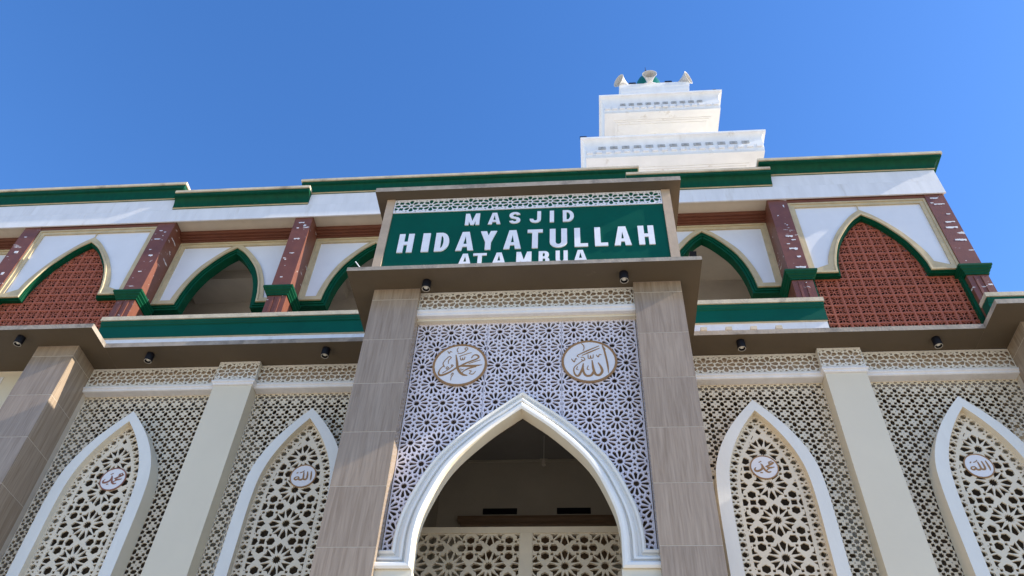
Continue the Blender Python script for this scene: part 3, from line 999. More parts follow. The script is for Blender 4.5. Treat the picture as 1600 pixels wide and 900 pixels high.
# eaves over the wings (thin slabs stepping forward over the outer pillars)
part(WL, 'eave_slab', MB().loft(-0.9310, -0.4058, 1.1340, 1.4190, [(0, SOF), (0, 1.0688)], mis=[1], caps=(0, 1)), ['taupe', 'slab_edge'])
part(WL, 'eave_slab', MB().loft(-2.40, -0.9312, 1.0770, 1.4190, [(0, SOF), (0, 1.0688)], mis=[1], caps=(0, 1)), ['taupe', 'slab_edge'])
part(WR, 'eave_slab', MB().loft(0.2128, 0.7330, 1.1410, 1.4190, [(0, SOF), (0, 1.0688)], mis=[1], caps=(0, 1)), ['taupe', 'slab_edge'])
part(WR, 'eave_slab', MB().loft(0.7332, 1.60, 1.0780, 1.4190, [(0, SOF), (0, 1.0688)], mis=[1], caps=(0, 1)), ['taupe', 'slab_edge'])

# plain walls past the outer pillars
part(WL, 'end_wall', MB().plate(rect(-2.40, -1.0642, GZ, 1.0572), [rect(-1.4300, -1.1660, 0.62, 1.0430)], 1.2000, 1.23), 'pilaster')
part(WL, 'wall_band', MB().box(-2.40, -1.0642, 1.1978, 1.1999, 1.0640 - 0.008, 1.0575), 'cream')
wn = part(WL, 'window', MB().plate(rect(-1.4300, -1.1660, 0.62, 1.0430), [rect(-1.4200, -1.1760, 0.63, 1.033)], 1.1985, 1.212), 'white')
part(WL, 'pane', MB().box(-1.4200, -1.1760, 1.206, 1.208, 0.63, 1.033), 'blue_glass', wn)
part(WR, 'end_wall', MB().box(0.8732, 1.60, 1.2000, 1.23, GZ, 1.0572), 'pilaster')

# small medallions in the lancets
MUH_S = [[(430, 470, 8), (452, 520, 26), (440, 590, 28), (380, 640, 30), (310, 650, 32), (285, 610, 22), (315, 565, 10)],
         [(450, 500, 22), (470, 570, 26), (500, 640, 28), (550, 680, 26), (600, 672, 16)],
         [(520, 545, 14), (580, 520, 26), (650, 480, 28), (690, 452, 20), (660, 440, 16)],
         [(530, 545, 14), (590, 575, 30), (690, 560, 10)], [(590, 580, 26), (550, 610, 18), (520, 640, 14)],
         [(590, 440, 14), (660, 410, 12)], [(590, 470, 14), (625, 455, 14)], [(400, 440, 14), (445, 415, 14)], [(395, 690, 16), (430, 690, 16)]]
ALL_S = [[(640, 420, 14), (655, 500, 24), (665, 590, 24), (660, 640, 10)],
         [(560, 430, 16), (575, 520, 26), (572, 600, 28), (535, 620, 28), (500, 600, 26), (490, 520, 24), (480, 440, 14)],
         [(500, 590, 26), (460, 625, 28), (410, 620, 26), (395, 570, 22)],
         [(400, 590, 22), (345, 625, 24), (300, 600, 20), (330, 560, 16), (385, 555, 16)], [(400, 450, 14), (450, 430, 12), (480, 400, 10)], [(330, 460, 16), (350, 440, 14)]]
for cx, cz, st, c, lab, rim in ((-0.8400, 0.8020, MUH_S, (490, 560), 'small round red-brown medallion in the lancet window next to the left outer tiled pillar', 'brown_rim'),
                                (-0.4915, 0.8040, ALL_S, (480, 530), 'small round medallion in the lancet window left of the porch pillars', 'gold'),
                                (0.3048, 0.8105, MUH_S, (490, 560), 'small round medallion in the lancet window right of the porch pillars', 'gold'),
                                (0.6520, 0.8085, ALL_S, (480, 530), 'small round medallion in the lancet window farthest right, past the cream pilaster', 'gold')):
    medallion(cx * 0.989, cz * 0.989, 0.0234, 1.1917, [[(a, b, q * 1.45) for a, b, q in k_] for k_ in st], c, (290, 290), lab, rim)

# ------------------------------------------------------------------ lattice balustrade inside the porch
bal = thing('lattice_balustrade', 'cream pierced star-pattern screen standing across the porch behind the arch', 'screen', (XC, 1.2, GZ))
b = MB()
for xa, xb, sx in ((-0.2800, -0.1048, -0.2157), (-0.0845, 0.0955, -0.0330)):
    hs = fit(p_star12(sx, 0.6318, 0.0624, xa, xb, 0.40, 0.69), rect(xa + 0.001, xb - 0.001, 0.40, 0.6865), 8e-7)
    part(bal, 'pierced_panel', MB().plate(rect(xa, xb, 0.30, 0.6880), hs, 1.2020, 1.2070), 'screen')
part(bal, 'mullion', MB().box(-0.1047, -0.0846, 1.2000, 1.2120, GZ, 0.6880), 'screen')
part(bal, 'top_rail', MB().box(-0.2810, 0.0965, 1.2000, 1.2150, 0.6881, 0.6990), 'screen')
part(bal, 'base_wall', MB().box(-0.2810, 0.0965, 1.2000, 1.2130, GZ, 0.2998), 'screen')

# hanging lamp holder in the porch
pl = thing('pendant_fitting', 'thin dark lamp holder hanging on a wire from the porch ceiling', 'lamp holder', (-0.075, 1.30, 0.885))
part(pl, 'wire', MB().cyl((-0.0733, 1.30, 0.9517), (-0.0733, 1.30, 0.899), 0.0005, n=6), 'pole')
part(pl, 'holder', MB().lathe([(0.0, 0.0), (0.004, 0.0), (0.004, 0.009), (0.0028, 0.012), (0.0015, 0.0145), (0.0, 0.0145)], (-0.0733, 1.30, 0.885), (0, 0, 1), 12), 'gallery')
part(pl, 'bracket', MB().box(-0.0800, -0.0664, 1.2992, 1.3008, 0.8975, 0.8990), 'gallery')

# ------------------------------------------------------------------ downlights
DL = [(-0.2666, 0.9839, 'black cylinder downlight under the porch canopy beside the left tiled pillar'),
      (0.0800, 0.9781, 'black cylinder downlight under the porch canopy beside the right tiled pillar'),
      (-1.0840, 1.0987, 'black cylinder downlight under the eave in front of the left outer tiled pillar'),
      (-0.8445, 1.1565, 'black cylinder downlight above the looped lancet window by the left outer pillar'),
      (-0.4891, 1.1537, 'black cylinder downlight above the lancet window just left of the porch'),
      (0.2997, 1.1606, 'black cylinder downlight above the lancet window just right of the porch'),
      (0.6524, 1.1656, 'black cylinder downlight above the farthest right lancet window')]
dm = None
for x, y, lab in DL:
    o = thing('downlight', lab, 'downlight', (x, y, 1.0395), 'black downlights under the eaves')
    if dm is None:
        h = MB().lathe([(0.0066, 0.0006), (0.0074, 0.0), (0.0078, 0.0006), (0.0078, 0.0182)], (0, 0, 0), (0, 0, 1), 20)
        r = MB().lathe([(0.0062, -0.0001), (0.0072, -0.0003), (0.0074, 0.0006), (0.0062, 0.0006)], (0, 0, 0), (0, 0, 1), 20)
        r.lathe([(0.0066, 0.0006), (0.0052, 0.006)], (0, 0, 0), (0, 0, 1), 20, 1)
        le = MB().lathe([(0.0, 0.0014), (0.0022, 0.0018), (0.0040, 0.0030), (0.0052, 0.0056)], (0, 0, 0), (0, 0, 1), 20)
        dm = (h.mesh('housing', 'black'), r.mesh('ring', ['chrome', 'black']), le.mesh('lens', 'lens'))
        for me in dm:
            me.polygons.foreach_set('use_smooth', [True] * len(me.polygons))
    for nm, me in zip(('housing', 'ring', 'lens'), dm):
        piece(o, nm, me, (x, y, 1.0395))

# ------------------------------------------------------------------ upper storey
YF, YC, YM = 1.412, 1.4175, 1.485       # fascia, column front, recessed bay wall
YE = 1.4275                            # end-bay wall
ZF = 1.806                             # fascia foot
ZS = 1.812                             # soffit
up = thing('upper_storey', 'upper storey with maroon columns, pointed arches, white fascia and green cornices', 'building', (-0.4, 1.45, 1.07))
XL, XR = -2.35, 0.9870
COLS = [-2.381, -1.980, -1.5790, -1.1732, -0.7691, -0.3646, 0.1401, 0.5454, 0.9552]
CW = 0.0250
part(up, 'fascia', MB().box(XL, XR, YF, YF + 0.004, ZF, 1.8600), 'white')
hi = [(XL, -1.1690), (-0.7960, 0.1680), (0.5270, XR)]
for a, b in hi:
    part(up, 'parapet', MB().box(a, b, YF, YF + 0.03, 1.8602, 1.9080), 'white')
part(up, 'parapet', MB().box(-1.1689, -0.7961, YF, YF + 0.03, 1.8602, 1.9000), 'white')
part(up, 'parapet', MB().box(0.1681, 0.5269, YF, YF + 0.03, 1.8602, 1.9000), 'white')
part(up, 'soffit', MB().box(XL, XR, YF + 0.0045, 1.4848, ZS + 0.0006, ZS + 0.004), 'soffit')


def cornice(a, b, z0, h, o, ends):
    prof = [(0.0022, z0 - 0.0012), (0.0022, z0 + 0.0018), (0.004, z0 + 0.0020)]
    k = 6
    for i in range(k + 1):
        t = i / k
        prof.append((0.004 + (o - 0.009) * (1 - math.cos(t * math.pi / 2)), z0 + 0.002 + (h * 0.62) * math.sin(t * math.pi / 2)))
    zt = prof[-1][1]
    prof += [(o - 0.0030, zt + 0.0002), (o - 0.0030, zt + 0.003), (o - 0.0012, zt + 0.0035), (o - 0.0012, z0 + h - 0.0032)]
    c = part(up, 'cornice', MB().loft(a, b, YF - 0.0005, YF + 0.032, prof, *ends, mis=[1, 1] + [0] * (len(prof) - 3)), ['green', 'tan'])
    part(up, 'coping', MB().loft(a, b, YF - 0.0005, YF + 0.034, [(o + 0.0004, z0 + h - 0.003), (o + 0.0024, z0 + h - 0.0024), (o + 0.0024, z0 + h + 0.0066), (o + 0.0006, z0 + h + 0.0074)], *ends), 'coping', c)


cornice(XL, -1.1780, 1.9090, 0.0580, 0.0140, (0, 1))
cornice(-0.7900, 0.1680, 1.9090, 0.0470, 0.0140, (1, 1))
cornice(0.5430, XR, 1.9090, 0.0400, 0.0260, (1, 1))
cornice(-1.1750, -0.7690, 1.8625, 0.0510, 0.0225, (0, 0))
cornice(0.1450, 0.5440, 1.8625, 0.0510, 0.0225, (0, 0))

for i, x in enumerate(COLS):
    z1 = ZS + 0.0003
    c = part(up, 'column', MB().loft(x - CW, x + CW, YC, YM + 0.004, [(0, 1.07), (0, 1.4889)]), 'maroon')
    part(up, 'shaft', MB().loft(x - CW, x + CW, YC, YM + 0.004, [(0, 1.5179), (0, z1)]), 'maroon', c)
    for dx in (-0.0085, 0.0085):
        part(up, 'fillet', MB().box(x + dx - 0.003, x + dx + 0.003, YC - 0.0025, YC + 0.001, 1.10, 1.4840), 'maroon', c)
    part(up, 'capital', MB().loft(x - CW, x + CW, YC, YM + 0.002, [(0.003, 1.4891), (0.003, 1.4931), (0.0065, 1.4966), (0.0065, 1.4996), (0.0110, 1.5041), (0.0110, 1.5071), (0.0140, 1.5105), (0.0140, 1.5160), (0.012, 1.5178)]), 'green', c)


def flake(cx, cz, wd, h, seed):
    rg = random.Random(seed)
    n = 9
    top = [(cx + wd * (k / n - 0.5), cz + h * (0.35 + 0.25 * rg.random())) for k in range(n + 1)]
    bot = [(cx + wd * (k / n - 0.5), cz - h * (0.1 + 0.75 * rg.random() * (0.4 if k in (0, n) else 1))) for k in range(n + 1)]
    return bot + top[::-1]


FL = {8: [(1460, 1.790, .026, .006), (.957, 1.764, .034, .005), (.966, 1.722, .012, .005), (.960, 1.690, .030, .006), (.957, 1.668, .036, .008), (.962, 1.618, .034, .010), (.940, 1.770, .010, .004), (.972, 1.455, .016, .006)],
      7: [(.548, 1.655, .022, .007), (.556, 1.640, .014, .005), (.549, 1.606, .026, .009), (.556, 1.575, .012, .008), (.540, 1.625, .010, .004), (.552, 1.536, .030, .007), (.536, 1.740, .005, .004), (.552, 1.700, .005, .004), (.558, 1.78, .004, .012)],
      3: [(-1.180, 1.772, .012, .004), (-1.166, 1.765, .008, .004), (-1.178, 1.735, .022, .005), (-1.172, 1.665, .014, .008), (-1.182, 1.690, .008, .004), (-1.178, 1.600, .012, .004)],
      4: [(-.772, 1.785, .020, .006), (-.760, 1.770, .010, .005), (-.778, 1.762, .008, .005), (-.774, 1.715, .010, .005), (-.770, 1.655, .016, .004), (-.782, 1.63, .006, .004), (-.776, 1.560, .008, .004)],
      2: [(-1.584, 1.765, .010, .004), (-1.580, 1.700, .014, .010), (-1.575, 1.610, .010, .012)]}
FL[8][0] = (.952, 1.790, .026, .006)
for ci, items in FL.items():
    col_ = [o for o in bpy.data.objects if o.name.split('.')[0] == 'column'][ci]
    mb = MB()
    for k, (fx, fz, fw, fh) in enumerate(items):
        fw = min(fw, 2 * (CW - abs(fx - COLS[ci])) - 0.001)
        if fw > 0.002: mb.plate(flake(fx, fz, fw * 0.8, fh * 0.75, ci * 31 + k), [], YC - 0.0005, YC + 0.0002)
    part(up, 'peeled_patches', mb, 'spandrel', col_, kind='stuff')


def spandrel(x0, x1, yw, ztop, inn, out, zb, deep, gw, beam):
    """arched infill between two columns: white field, tan frame and green edge"""
    cx = (x0 + x1) / 2
    pi_ = arch_path(cx, inn, 4)
    po = arch_path(cx, out, 4)
    open_poly = [(x0 - 0.01, zb), (x0 - 0.01, zb - 0.2), (x1 + 0.01, zb - 0.2), (x1 + 0.01, zb)] + pi_[::-1]
    body = rect(x0, x1, zb, ztop)
    cut = [(cx - inn[0][0], zb - 0.001)] + pi_ + [(cx + inn[0][0], zb - 0.001)]
    sp = part(up, 'spandrel', MB().plate(body, [cut], yw, yw + 0.028), 'spandrel')
    tw = 0.0165
    apex = out[-1][1]
    lp = [p for p in po if p[0] <= cx]
    pl_ = [(x0 + tw, zb + tw), (lp[0][0], zb + tw)] + [p for p in lp if p[1] > zb + tw] + [(cx - 0.001, ztop - tw)] if apex >= ztop - tw else \
        [(x0 + tw, zb + tw)] + [p for p in lp if p[1] > zb + tw] + [(cx - 0.0005, ztop - tw)]
    pl_ = [p for p in pl_ if p[1] <= ztop - tw + 1e-9]
    pl_.append((x0 + tw, ztop - tw))
    pr = [(2 * cx - x, z) for x, z in pl_]
    part(up, 'trim', MB().plate(body, [cut, pl_, pr], yw - 0.0045, yw + 0.0005), 'tan', sp)
    # thinner second step of the trim
    def shrink(poly, d):
        c0 = (sum(p[0] for p in poly) / len(poly), sum(p[1] for p in poly) / len(poly))
        return poly
    e = 0.006
    body2 = rect(x0 + 0.0002, x1 - 0.0002, zb + 0.0002, ztop - 0.0002)
    inner_rect = rect(x0 + e, x1 - e, zb - 0.05, ztop - e)
    part(up, 'trim', MB().plate(body2, [inner_rect], yw - 0.0070, yw - 0.0044), 'tan', sp)
    foot = [(x0, zb)] + [(cx - inn[0][0], zb)] + pi_[1:-1] + [(cx + inn[0][0], zb)] + [(x1, zb)]
    part(up, 'trim', MB().sweep(foot, [(0.0065, yw - 0.0044), (0.0055, yw - 0.0072), (0.0008, yw - 0.0072), (0.0, yw - 0.0044)]), 'tan', sp)
    part(up, 'green_edge', MB().sweep(foot, [(0.0005, yw - 0.0030), (-gw * .25, yw - 0.0042), (-gw * .25, yw - 0.0020), (-gw * .6, yw - 0.0020), (-gw * .6, yw + 0.001), (-gw, yw + 0.001), (-gw, yw + deep)]), 'green', sp)
    if beam:
        part(up, 'beam', MB().box(x0, x1, yw - 0.0290, yw + 0.004, ztop + 0.0150, ZS), 'beam', sp)
        part(up, 'beam', MB().box(x0, x1, yw - 0.0220, yw + 0.004, ztop + 0.0095, ztop + 0.0149), 'beam', sp)
        part(up, 'beam', MB().box(x0, x1, yw - 0.0150, yw + 0.004, ztop + 0.0045, ztop + 0.0094), 'beam', sp)
        part(up, 'beam', MB().box(x0, x1, yw - 0.0100, yw + 0.004, ztop + 0.0002, ztop + 0.0044), 'beam', sp)
    else:
        part(up, 'beam', MB().box(x0, x1, yw - 0.0085, yw + 0.004, ztop + 0.0002, ZS + 0.0004), 'beam', sp)
    return open_poly


M_IN = [(0.1130, 1.5335), (0.1090, 1.5680), (0.0985, 1.6150), (0.0800, 1.6620), (0.0590, 1.6960), (0.0300, 1.7330), (0.0, 1.7590)]
M_OUT = [(0.1290, 1.5335), (0.1270, 1.5650), (0.1150, 1.6150), (0.0920, 1.6740), (0.0620, 1.7180), (0.0300, 1.7540), (0.0, 1.7790)]
E_IN = [(0.1100, 1.5280), (0.1080, 1.5560), (0.0990, 1.5950), (0.0820, 1.6430), (0.0560, 1.6880), (0.0300, 1.7230), (0.0, 1.7490)]
E_OUT = [(0.1270, 1.5280), (0.1260, 1.5600), (0.1200, 1.5900), (0.1040, 1.6320), (0.0800, 1.6790), (0.0545, 1.7160), (0.0280, 1.7480), (0.0, 1.7720)]
E_IN = [(x, z * 0.9934) for x, z in E_IN]
E_OUT = [(x, z * 0.9934) for x, z in E_OUT]
for i in range(len(COLS) - 1):
    x0, x1 = COLS[i] + CW + 0.0002, COLS[i + 1] - CW - 0.0002
    if i in (2, 7):     # the two end bays filled with terracotta blocks
        spandrel(x0, x1, YE, 1.7960, E_IN, E_OUT, 1.5179, 0.012, 0.0058, False)
    elif i == 5:
        continue        # wide bay hidden by the porch sign
    else:
        spandrel(x0, x1, YM, 1.7850, M_IN, M_OUT, 1.5335, 0.0270, 0.0150, True)
# wide bay behind the sign housing
x0, x1 = COLS[5] + CW, COLS[6] - CW
part(up, 'spandrel', MB().box(x0, x1, YM, YM + 0.03, 1.70, ZF), 'spandrel')

# terracotta ventilation blocks
BS = 0.0303


def block_mesh():
    q = BS / 2
    H = []
    for k in range(4):
        a = k * math.pi / 2
        H.append(polar(0, 0, a, [(0.07, -0.04), (0.30, -0.10), (0.385, 0), (0.30, 0.10), (0.07, 0.04)], BS))
        H.append(polar(0, 0, a + math.pi / 4, [(0.14, 0), (0.30, -0.10), (0.50, -0.085), (0.56, 0), (0.50, 0.085), (0.30, 0.10)], BS))
        for sg in (-1, 1):
            p = polar(0, 0, a, [(0.40, sg * 0.06), (0.43, sg * 0.22), (0.34, sg * 0.16)], BS)
            H.append(p if area(p) > 0 else p[::-1])
    mb = MB().plate(rect(-q + 0.0016, q - 0.0016, -q + 0.0016, q - 0.0016), H, 0.0012, 0.0034)
    mb.plate(rect(-q + 0.0001, q - 0.0001, -q + 0.0001, q - 0.0001), [rect(-q + 0.0017, q - 0.0017, -q + 0.0017, q - 0.0017)], 0.0, 0.0085)
    return mb.mesh('breeze_block', 'terracotta')


bm_ = block_mesh()
for i, x_off in ((2, 0.012), (7, 0.0050)):
    x0, x1 = COLS[i] + CW, COLS[i + 1] - CW
    cx = (x0 + x1) / 2
    pi_ = arch_path(cx, E_IN, 3)
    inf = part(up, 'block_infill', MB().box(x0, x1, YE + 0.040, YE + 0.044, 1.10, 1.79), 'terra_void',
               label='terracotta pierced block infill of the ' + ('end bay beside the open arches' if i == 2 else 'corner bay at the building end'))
    nz = int((1.76 - 1.33) / BS) + 1
    for r in range(nz):
        zc = 1.3320 + BS * (r + 0.5)
        for c in range(-1, int((x1 - x0) / BS) + 2):
            xc_ = x0 + x_off + BS * (c + 0.5)
            if xc_ + BS / 2 < x0 + 0.002 or xc_ - BS / 2 > x1 - 0.002: continue
            if zc - BS / 2 > 1.52:
                if not any(inside((xc_ + a * BS * .5, zc + b * BS * .5), pi_) for a in (-1, 0, 1) for b in (-1, 0, 1)): continue
            piece(up, 'breeze_block', bm_, (xc_, YE + 0.0135, zc), inf)
    # narrow green edge down each column beside the blocks
    for xa in (x0 + 0.0001, x1 - 0.0081):
        part(up, 'green_strip', MB().box(xa, xa + 0.008, YE + 0.002, YE + 0.0132, 1.10, 1.5080), 'green')

# gallery behind the arches
part(up, 'gallery_ceiling', MB().box(XL, 0.949, 1.5160, 1.70, 1.7960, 1.8060), 'gallery')
part(up, 'gallery_wall', MB().box(XL, 0.95, 1.7000, 1.715, 1.0690, 1.8060), 'gallery')
part(up, 'gallery_beam', MB().box(-1.1750, -0.70, 1.60, 1.70, 1.7600, 1.7958), 'gallery')
part(up, 'gallery_floor', MB().box(XL, 0.985, 1.4192, 1.70, 1.0400, 1.0688), 'gallery')
part(up, 'roof_slab', MB().box(XL, 0.985, 1.4245, 2.9, 1.8163, 1.8500), 'white')
part(up, 'end_wall', MB().box(0.9500, 0.9850, 1.4900, 2.9, GZ, 1.3000).box(0.9502, 0.9848, 1.7002, 2.9, 1.3002, 1.7300).box(0.9500, 0.9850, 1.4900, 2.9, 1.7302, 1.8160), 'white')  # unseen wall, left open at gallery height so sun brightens the right arch
part(up, 'rear_wall', MB().box(XL, 0.9498, 2.88, 2.9, GZ, 1.8160), 'white')

# terrace parapets standing on the eave
for a, b, e in ((-1.1620, -0.4070, (0, 0)), (0.2135, 0.5560, (0, 0)), (0.9130, 1.60, (0, 0)), (-2.35, -1.62, (0, 0))):
    tp = part(up, 'terrace_parapet', MB().box(a + 0.002, b - 0.002, 1.372, 1.395, 1.0689, 1.3078), 'white')
    part(up, 'green_band', MB().loft(a, b, 1.3690, 1.396, [(0.0, 1.3080), (0.0, 1.3450), (0.003, 1.3470), (0.003, 1.3500), (0.0060, 1.3530), (0.0060, 1.3588)], 0, 0), 'teal', tp)
    part(up, 'coping', MB().loft(a, b, 1.3690, 1.398, [(0.009, 1.3590), (0.009, 1.3712)], 0.2, 0.2), 'coping', tp)
    part(up, 'bead', MB().box(a + 0.001, b - 0.001, 1.3700, 1.372, 1.3050, 1.3079), 'tan', tp)
    if a == 0.2135:
        for xx in (0.2708, 0.3260, 0.3805, 0.4355):
            part(up, 'drain_block', MB().box(xx, xx + 0.0135, 1.3600, 1.3719, 1.2760, 1.2855), 'coping', tp)

# cables in the gallery
for (xa, xb, z, lab) in ((-1.13, -0.83, 1.53, 'thin black cable sagging across the open arch left of the middle column'),
                         (-0.74, -0.40, 1.55, 'thin black cable sagging across the open arch beside the sign housing'),
                         (0.17, 0.50, 1.55, 'thin black cable crossing the open arch right of the sign')):
    cb = thing('cable', lab, 'cable', ((xa + xb) / 2, 1.5600, z), 'cables in the gallery')
    mb = MB()
    pts = []
    for k in range(13):
        t = k / 12
        sag = -0.012 * 4 * t * (1 - t) + (0.01 if 0.1 < t < 0.35 else 0.0)
        pts.append((xa + (xb - xa) * t, 1.56, z + sag))
    for p, q in zip(pts[:-1], pts[1:]): mb.cyl(p, q, 0.0011, n=6)
    part(cb, 'strand', mb, 'wire')

# ------------------------------------------------------------------ minaret
K = 2.0 / 2.4
TX, TY = 0.4835 * K, 2.735 * K
mn = thing('minaret', 'white stepped square minaret rising behind the roof with flared tiers', 'minaret', (TX, TY, 1.85))


def tier(hw, z_soff, z_top, nblk, bw, ndent):
    """one flared slab: soffit with recessed frames, dentil band, cove and top edge; numbers already scaled"""
    o = 0.0244 * K
    h = hw - o
    prof = [(0, z_soff), (0, z_soff + 0.012), (0.001, z_soff + 0.0125), (0.001, z_soff + 0.062)]
    zc = prof[-1][1]
    for i in range(1, 7):
        t = i / 6
        prof.append((0.001 + (o - 0.003) * (1 - math.cos(t * math.pi / 2)), zc + (z_top - 0.010 - zc) * math.sin(t * math.pi / 2)))
    prof += [(o, z_top - 0.009), (o, z_top)]
    t_ = part(mn, 'tier', MB().loft(TX - h, TX + h, TY - h, TY + h, prof, 1, 1, 1), 'tower_white')
    # nested frames under the soffit
    for k, (a, dz) in enumerate(((0.0, 0.004), (0.155, 0.0072), (0.185, 0.0100), (0.23, 0.0128))):
        ha = h * (1 - a); hb = h * (1 - (0.155, 0.185, 0.23, 0.42)[k])
        part(mn, 'soffit_frame', MB().loft(TX - ha, TX + ha, TY - ha, TY + ha, [(-0.0005, z_soff - 0.0148 + dz), (-0.0005, z_soff - 0.0003 + 0 * k)], 1, 1, 1) if k == 0 else
             MB().loft(TX - ha, TX + ha, TY - ha, TY + ha, [(0, z_soff - 0.0148 + 0.004 - 0.0028 * k), (0, z_soff - 0.0148 + 0.004 - 0.0028 * (k - 1) - 0.0002)], 1, 1, 1), 'tower_soffit', t_)
    yf = TY - h
    # vent blocks and dentils on the front and on the left side
    bz = z_soff + 0.052
    s = bw * 0.62
    vb = MB().plate(rect(-s / 2, s / 2, -0.008, 0.008), [polar(0, 0, k * math.pi / 2 + math.pi / 4, [(0.002, -0.0012), (0.0055, -0.0022), (0.0055, 0.0022), (0.002, 0.0012)], 1.0) for k in range(4)]
                    + [star(0.0, 0.0, 4, 0.0016, 0.001)], -0.0030, 0.001).mesh('vent_block', 'tower_tile')
    for k in range(nblk):
        x = TX + (k - (nblk - 1) / 2) * bw
        piece(mn, 'vent_block', vb, (x, yf - 0.0014, bz), t_)
    dt = MB().box(-0.0115, 0.0115, -0.0060, 0.0, -0.0085, 0.0085).mesh('dentil', 'tower_white')
    for k in range(ndent):
        x = TX - h + 0.016 + k * (2 * h - 0.032) / (ndent - 1)
        piece(mn, 'dentil', dt, (x, yf - 0.0016, z_soff + 0.0245), t_)
    part(mn, 'band', MB().box(TX - h - 0.002, TX + h + 0.002, yf - 0.0025, yf - 0.0002, z_soff + 0.0375, z_soff + 0.0405), 'tower_white', t_)
    return t_


tier(0.449 * K, 3.3400 * K, 3.4730 * K, 13, 0.0575 * K, 19)
tier(0.335 * K, 3.9180 * K, 4.0570 * K, 10, 0.0462 * K, 16)
h3 = 0.204 * K
part(mn, 'top_block', MB().loft(TX - h3 + 0.008, TX + h3 - 0.008, TY - h3 + 0.008, TY + h3 - 0.008, [(0.002, 4.0575 * K), (0.002, 4.30 * K), (0.004, 4.31 * K), (0.006, 4.345 * K), (0.008, 4.352 * K), (0.008, 4.387 * K)], 1, 1, 1), 'tower_white')
part(mn, 'shaft', MB().box(TX - 0.12, TX + 0.12, TY - 0.12, TY + 0.12, 1.8505, 3.34 * K - 0.004), 'tower_soffit')
part(mn, 'shaft', MB().box(TX - 0.10, TX + 0.10, TY - 0.10, TY + 0.10, 3.4735 * K, 3.918 * K - 0.004), 'tower_soffit')
ZD = 3.8350
part(mn, 'drum', MB().lathe([(0.066, 0.0), (0.066, ZD - 0.006 - 4.3872 * K), (0.074, ZD - 0.004 - 4.3872 * K), (0.074, ZD - 4.3872 * K), (0.0, ZD - 4.3872 * K)], (TX, TY, 4.3872 * K), (0, 0, 1), 32), 'tower_white')
dm2 = MB().lathe([(0.074 * math.cos(a * math.pi / 20), 0.175 * math.sin(a * math.pi / 20)) for a in range(0, 10)] + [(0.004, 0.1765), (0.0, 0.177)], (TX, TY, ZD + 0.0002), (0, 0, 1), 32)
part(mn, 'dome', dm2, 'dome', smooth=True)
fn = MB()
for q in range(3):
    a = q * 2.094
    fn.cyl((TX + 0.007 * math.cos(a), TY + 0.007 * math.sin(a), ZD + 0.105 + 0.066), (TX + 0.002 * math.cos(a), TY + 0.002 * math.sin(a), ZD + 0.105 + 0.150), 0.0016, 0.0014, 6)
fn.cyl((TX, TY, ZD + 0.105 + 0.07), (TX, TY, ZD + 0.105 + 0.182), 0.0022, 0.0012, 6)
for q in range(5):
    fn.cyl((TX, TY, ZD + 0.105 + 0.082 + 0.016 * q), (TX, TY, ZD + 0.105 + 0.0845 + 0.016 * q), 0.007 - 0.0009 * q, n=8)
part(mn, 'finial', fn, 'black')

# loudspeakers on the minaret
ZT = 4.387 * K


def horn(pos, axis, label, rad=0.034, ln=0.070):
    o = thing('loudspeaker', label, 'loudspeaker', pos, 'loudspeakers on the minaret')
    P = Vector(pos); a = Vector(axis).normalized()
    prof = []
    for i in range(9):
        t = i / 8
        prof.append((0.010 + (rad - 0.010) * t ** 1.9, ln * t))
    rim = [(rad + 0.0015, ln), (rad + 0.0015, ln + 0.002), (rad - 0.0005, ln + 0.002)]
    inside_ = [(r * 0.95, max(0.012, t - 0.001)) for r, t in prof[::-1]]
    tail = [(0.0, 0.012 * 0 + 0.012)]
    c = P + a * (-ln * 0.45) + Vector((0, 0, 0.030))
    part(o, 'horn', MB().lathe(prof + rim + inside_ + [(0.0, 0.012)], c, a, 28), 'horn', smooth=True)
    part(o, 'driver', MB().lathe([(0.0, -0.022), (0.013, -0.022), (0.015, -0.018), (0.015, -0.002), (0.010, 0.001)], c, a, 16), 'horn', smooth=True)
    part(o, 'bracket', MB().box(c.x - 0.003, c.x + 0.003, c.y - 0.003, c.y + 0.003, P.z, c.z), 'black')


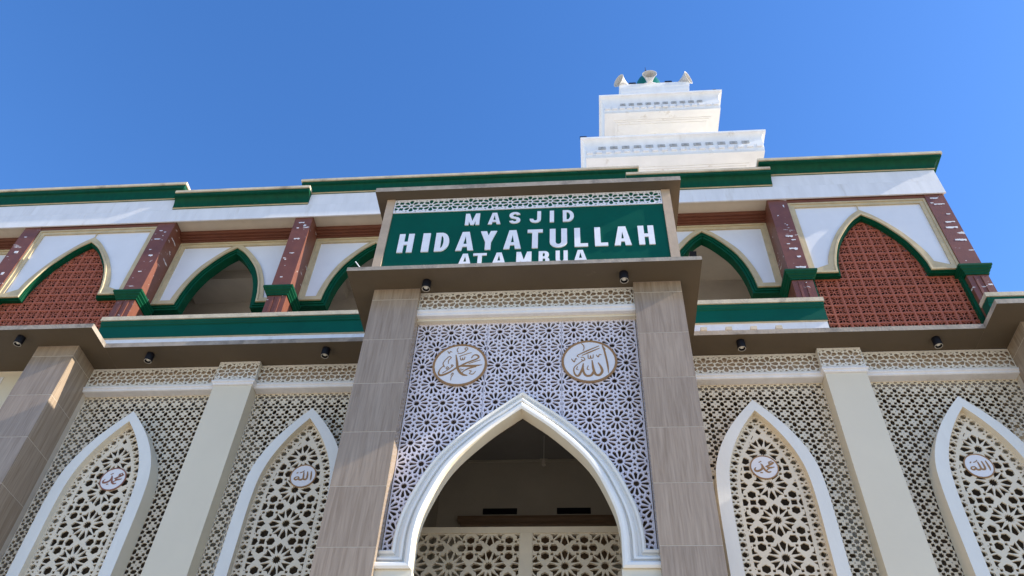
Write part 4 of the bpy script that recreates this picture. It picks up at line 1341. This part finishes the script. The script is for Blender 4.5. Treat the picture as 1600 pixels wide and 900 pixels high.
yt = TY - h3
horn((0.462 * K, yt + 0.006, ZT), (-0.05, -1.0, 0.0), 'grey horn loudspeaker facing forward at the middle of the minaret top', 0.0345)
horn((TX - h3 + 0.030, yt + 0.018, ZT), (-1.0, -0.80, -0.05), 'horn loudspeaker aimed left on the left corner of the minaret top')
horn((TX + h3 - 0.030, yt + 0.020, ZT), (1.0, -0.75, 0.0), 'horn loudspeaker aimed right on the right corner of the minaret top')


def flood(x, y, z, label, sx=0.017, sz=0.024, tilt=0.3):
    o = thing('floodlight', label, 'floodlight', (x, y, z), 'small black floodlights')
    mb = MB()
    d = 0.012
    v = []
    for zz in (0, sz):
        for yy in (0, d):
            for xx in (-sx, sx):
                v.append((x + xx, y + yy + (zz * tilt), z + 0.004 + zz))
    mb.add(v, [(0, 2, 3, 1), (4, 5, 7, 6), (0, 1, 5, 4), (2, 6, 7, 3), (0, 4, 6, 2), (1, 3, 7, 5)])
    part(o, 'housing', mb, 'black')
    part(o, 'foot', MB().box(x - 0.004, x + 0.004, y + 0.003, y + 0.009, z, z + 0.006), 'black')


flood(0.3255 * K + 0.028, yt + 0.000, ZT, 'black floodlight between the left and middle loudspeakers')
flood(0.5780 * K - 0.006, yt + 0.000, ZT, 'black floodlight between the middle and right loudspeakers')
flood(TX + 0.335 * K - 0.030, TY - 0.335 * K + 0.004, 4.0572 * K, 'tiny black floodlight at the right corner of the upper tier', 0.007, 0.014)
flood(TX - 0.449 * K + 0.012, TY - 0.449 * K + 0.001, 3.4732 * K, 'small black floodlight at the left corner of the lower tier', 0.014, 0.010)
flood(0.2000, 0.962, 1.0673, 'black floodlight on the canopy at the right end of the sign', 0.006, 0.012, -0.6)

# white tube on the canopy left of the sign
tb = thing('white_tube', 'thin white tube leaning on the canopy left of the sign', 'tube', (-0.386, 0.972, 1.0675))
part(tb, 'rod', MB().cyl((-0.3790, 0.966, 1.0676), (-0.4000, 0.968, 1.1000), 0.0010, n=8), 'pole')
part(tb, 'base', MB().box(-0.3985, -0.3800, 0.960, 0.968, 1.0674, 1.0720), 'pole')

for o in bpy.data.objects:
    if '_b' in o: del o['_b']
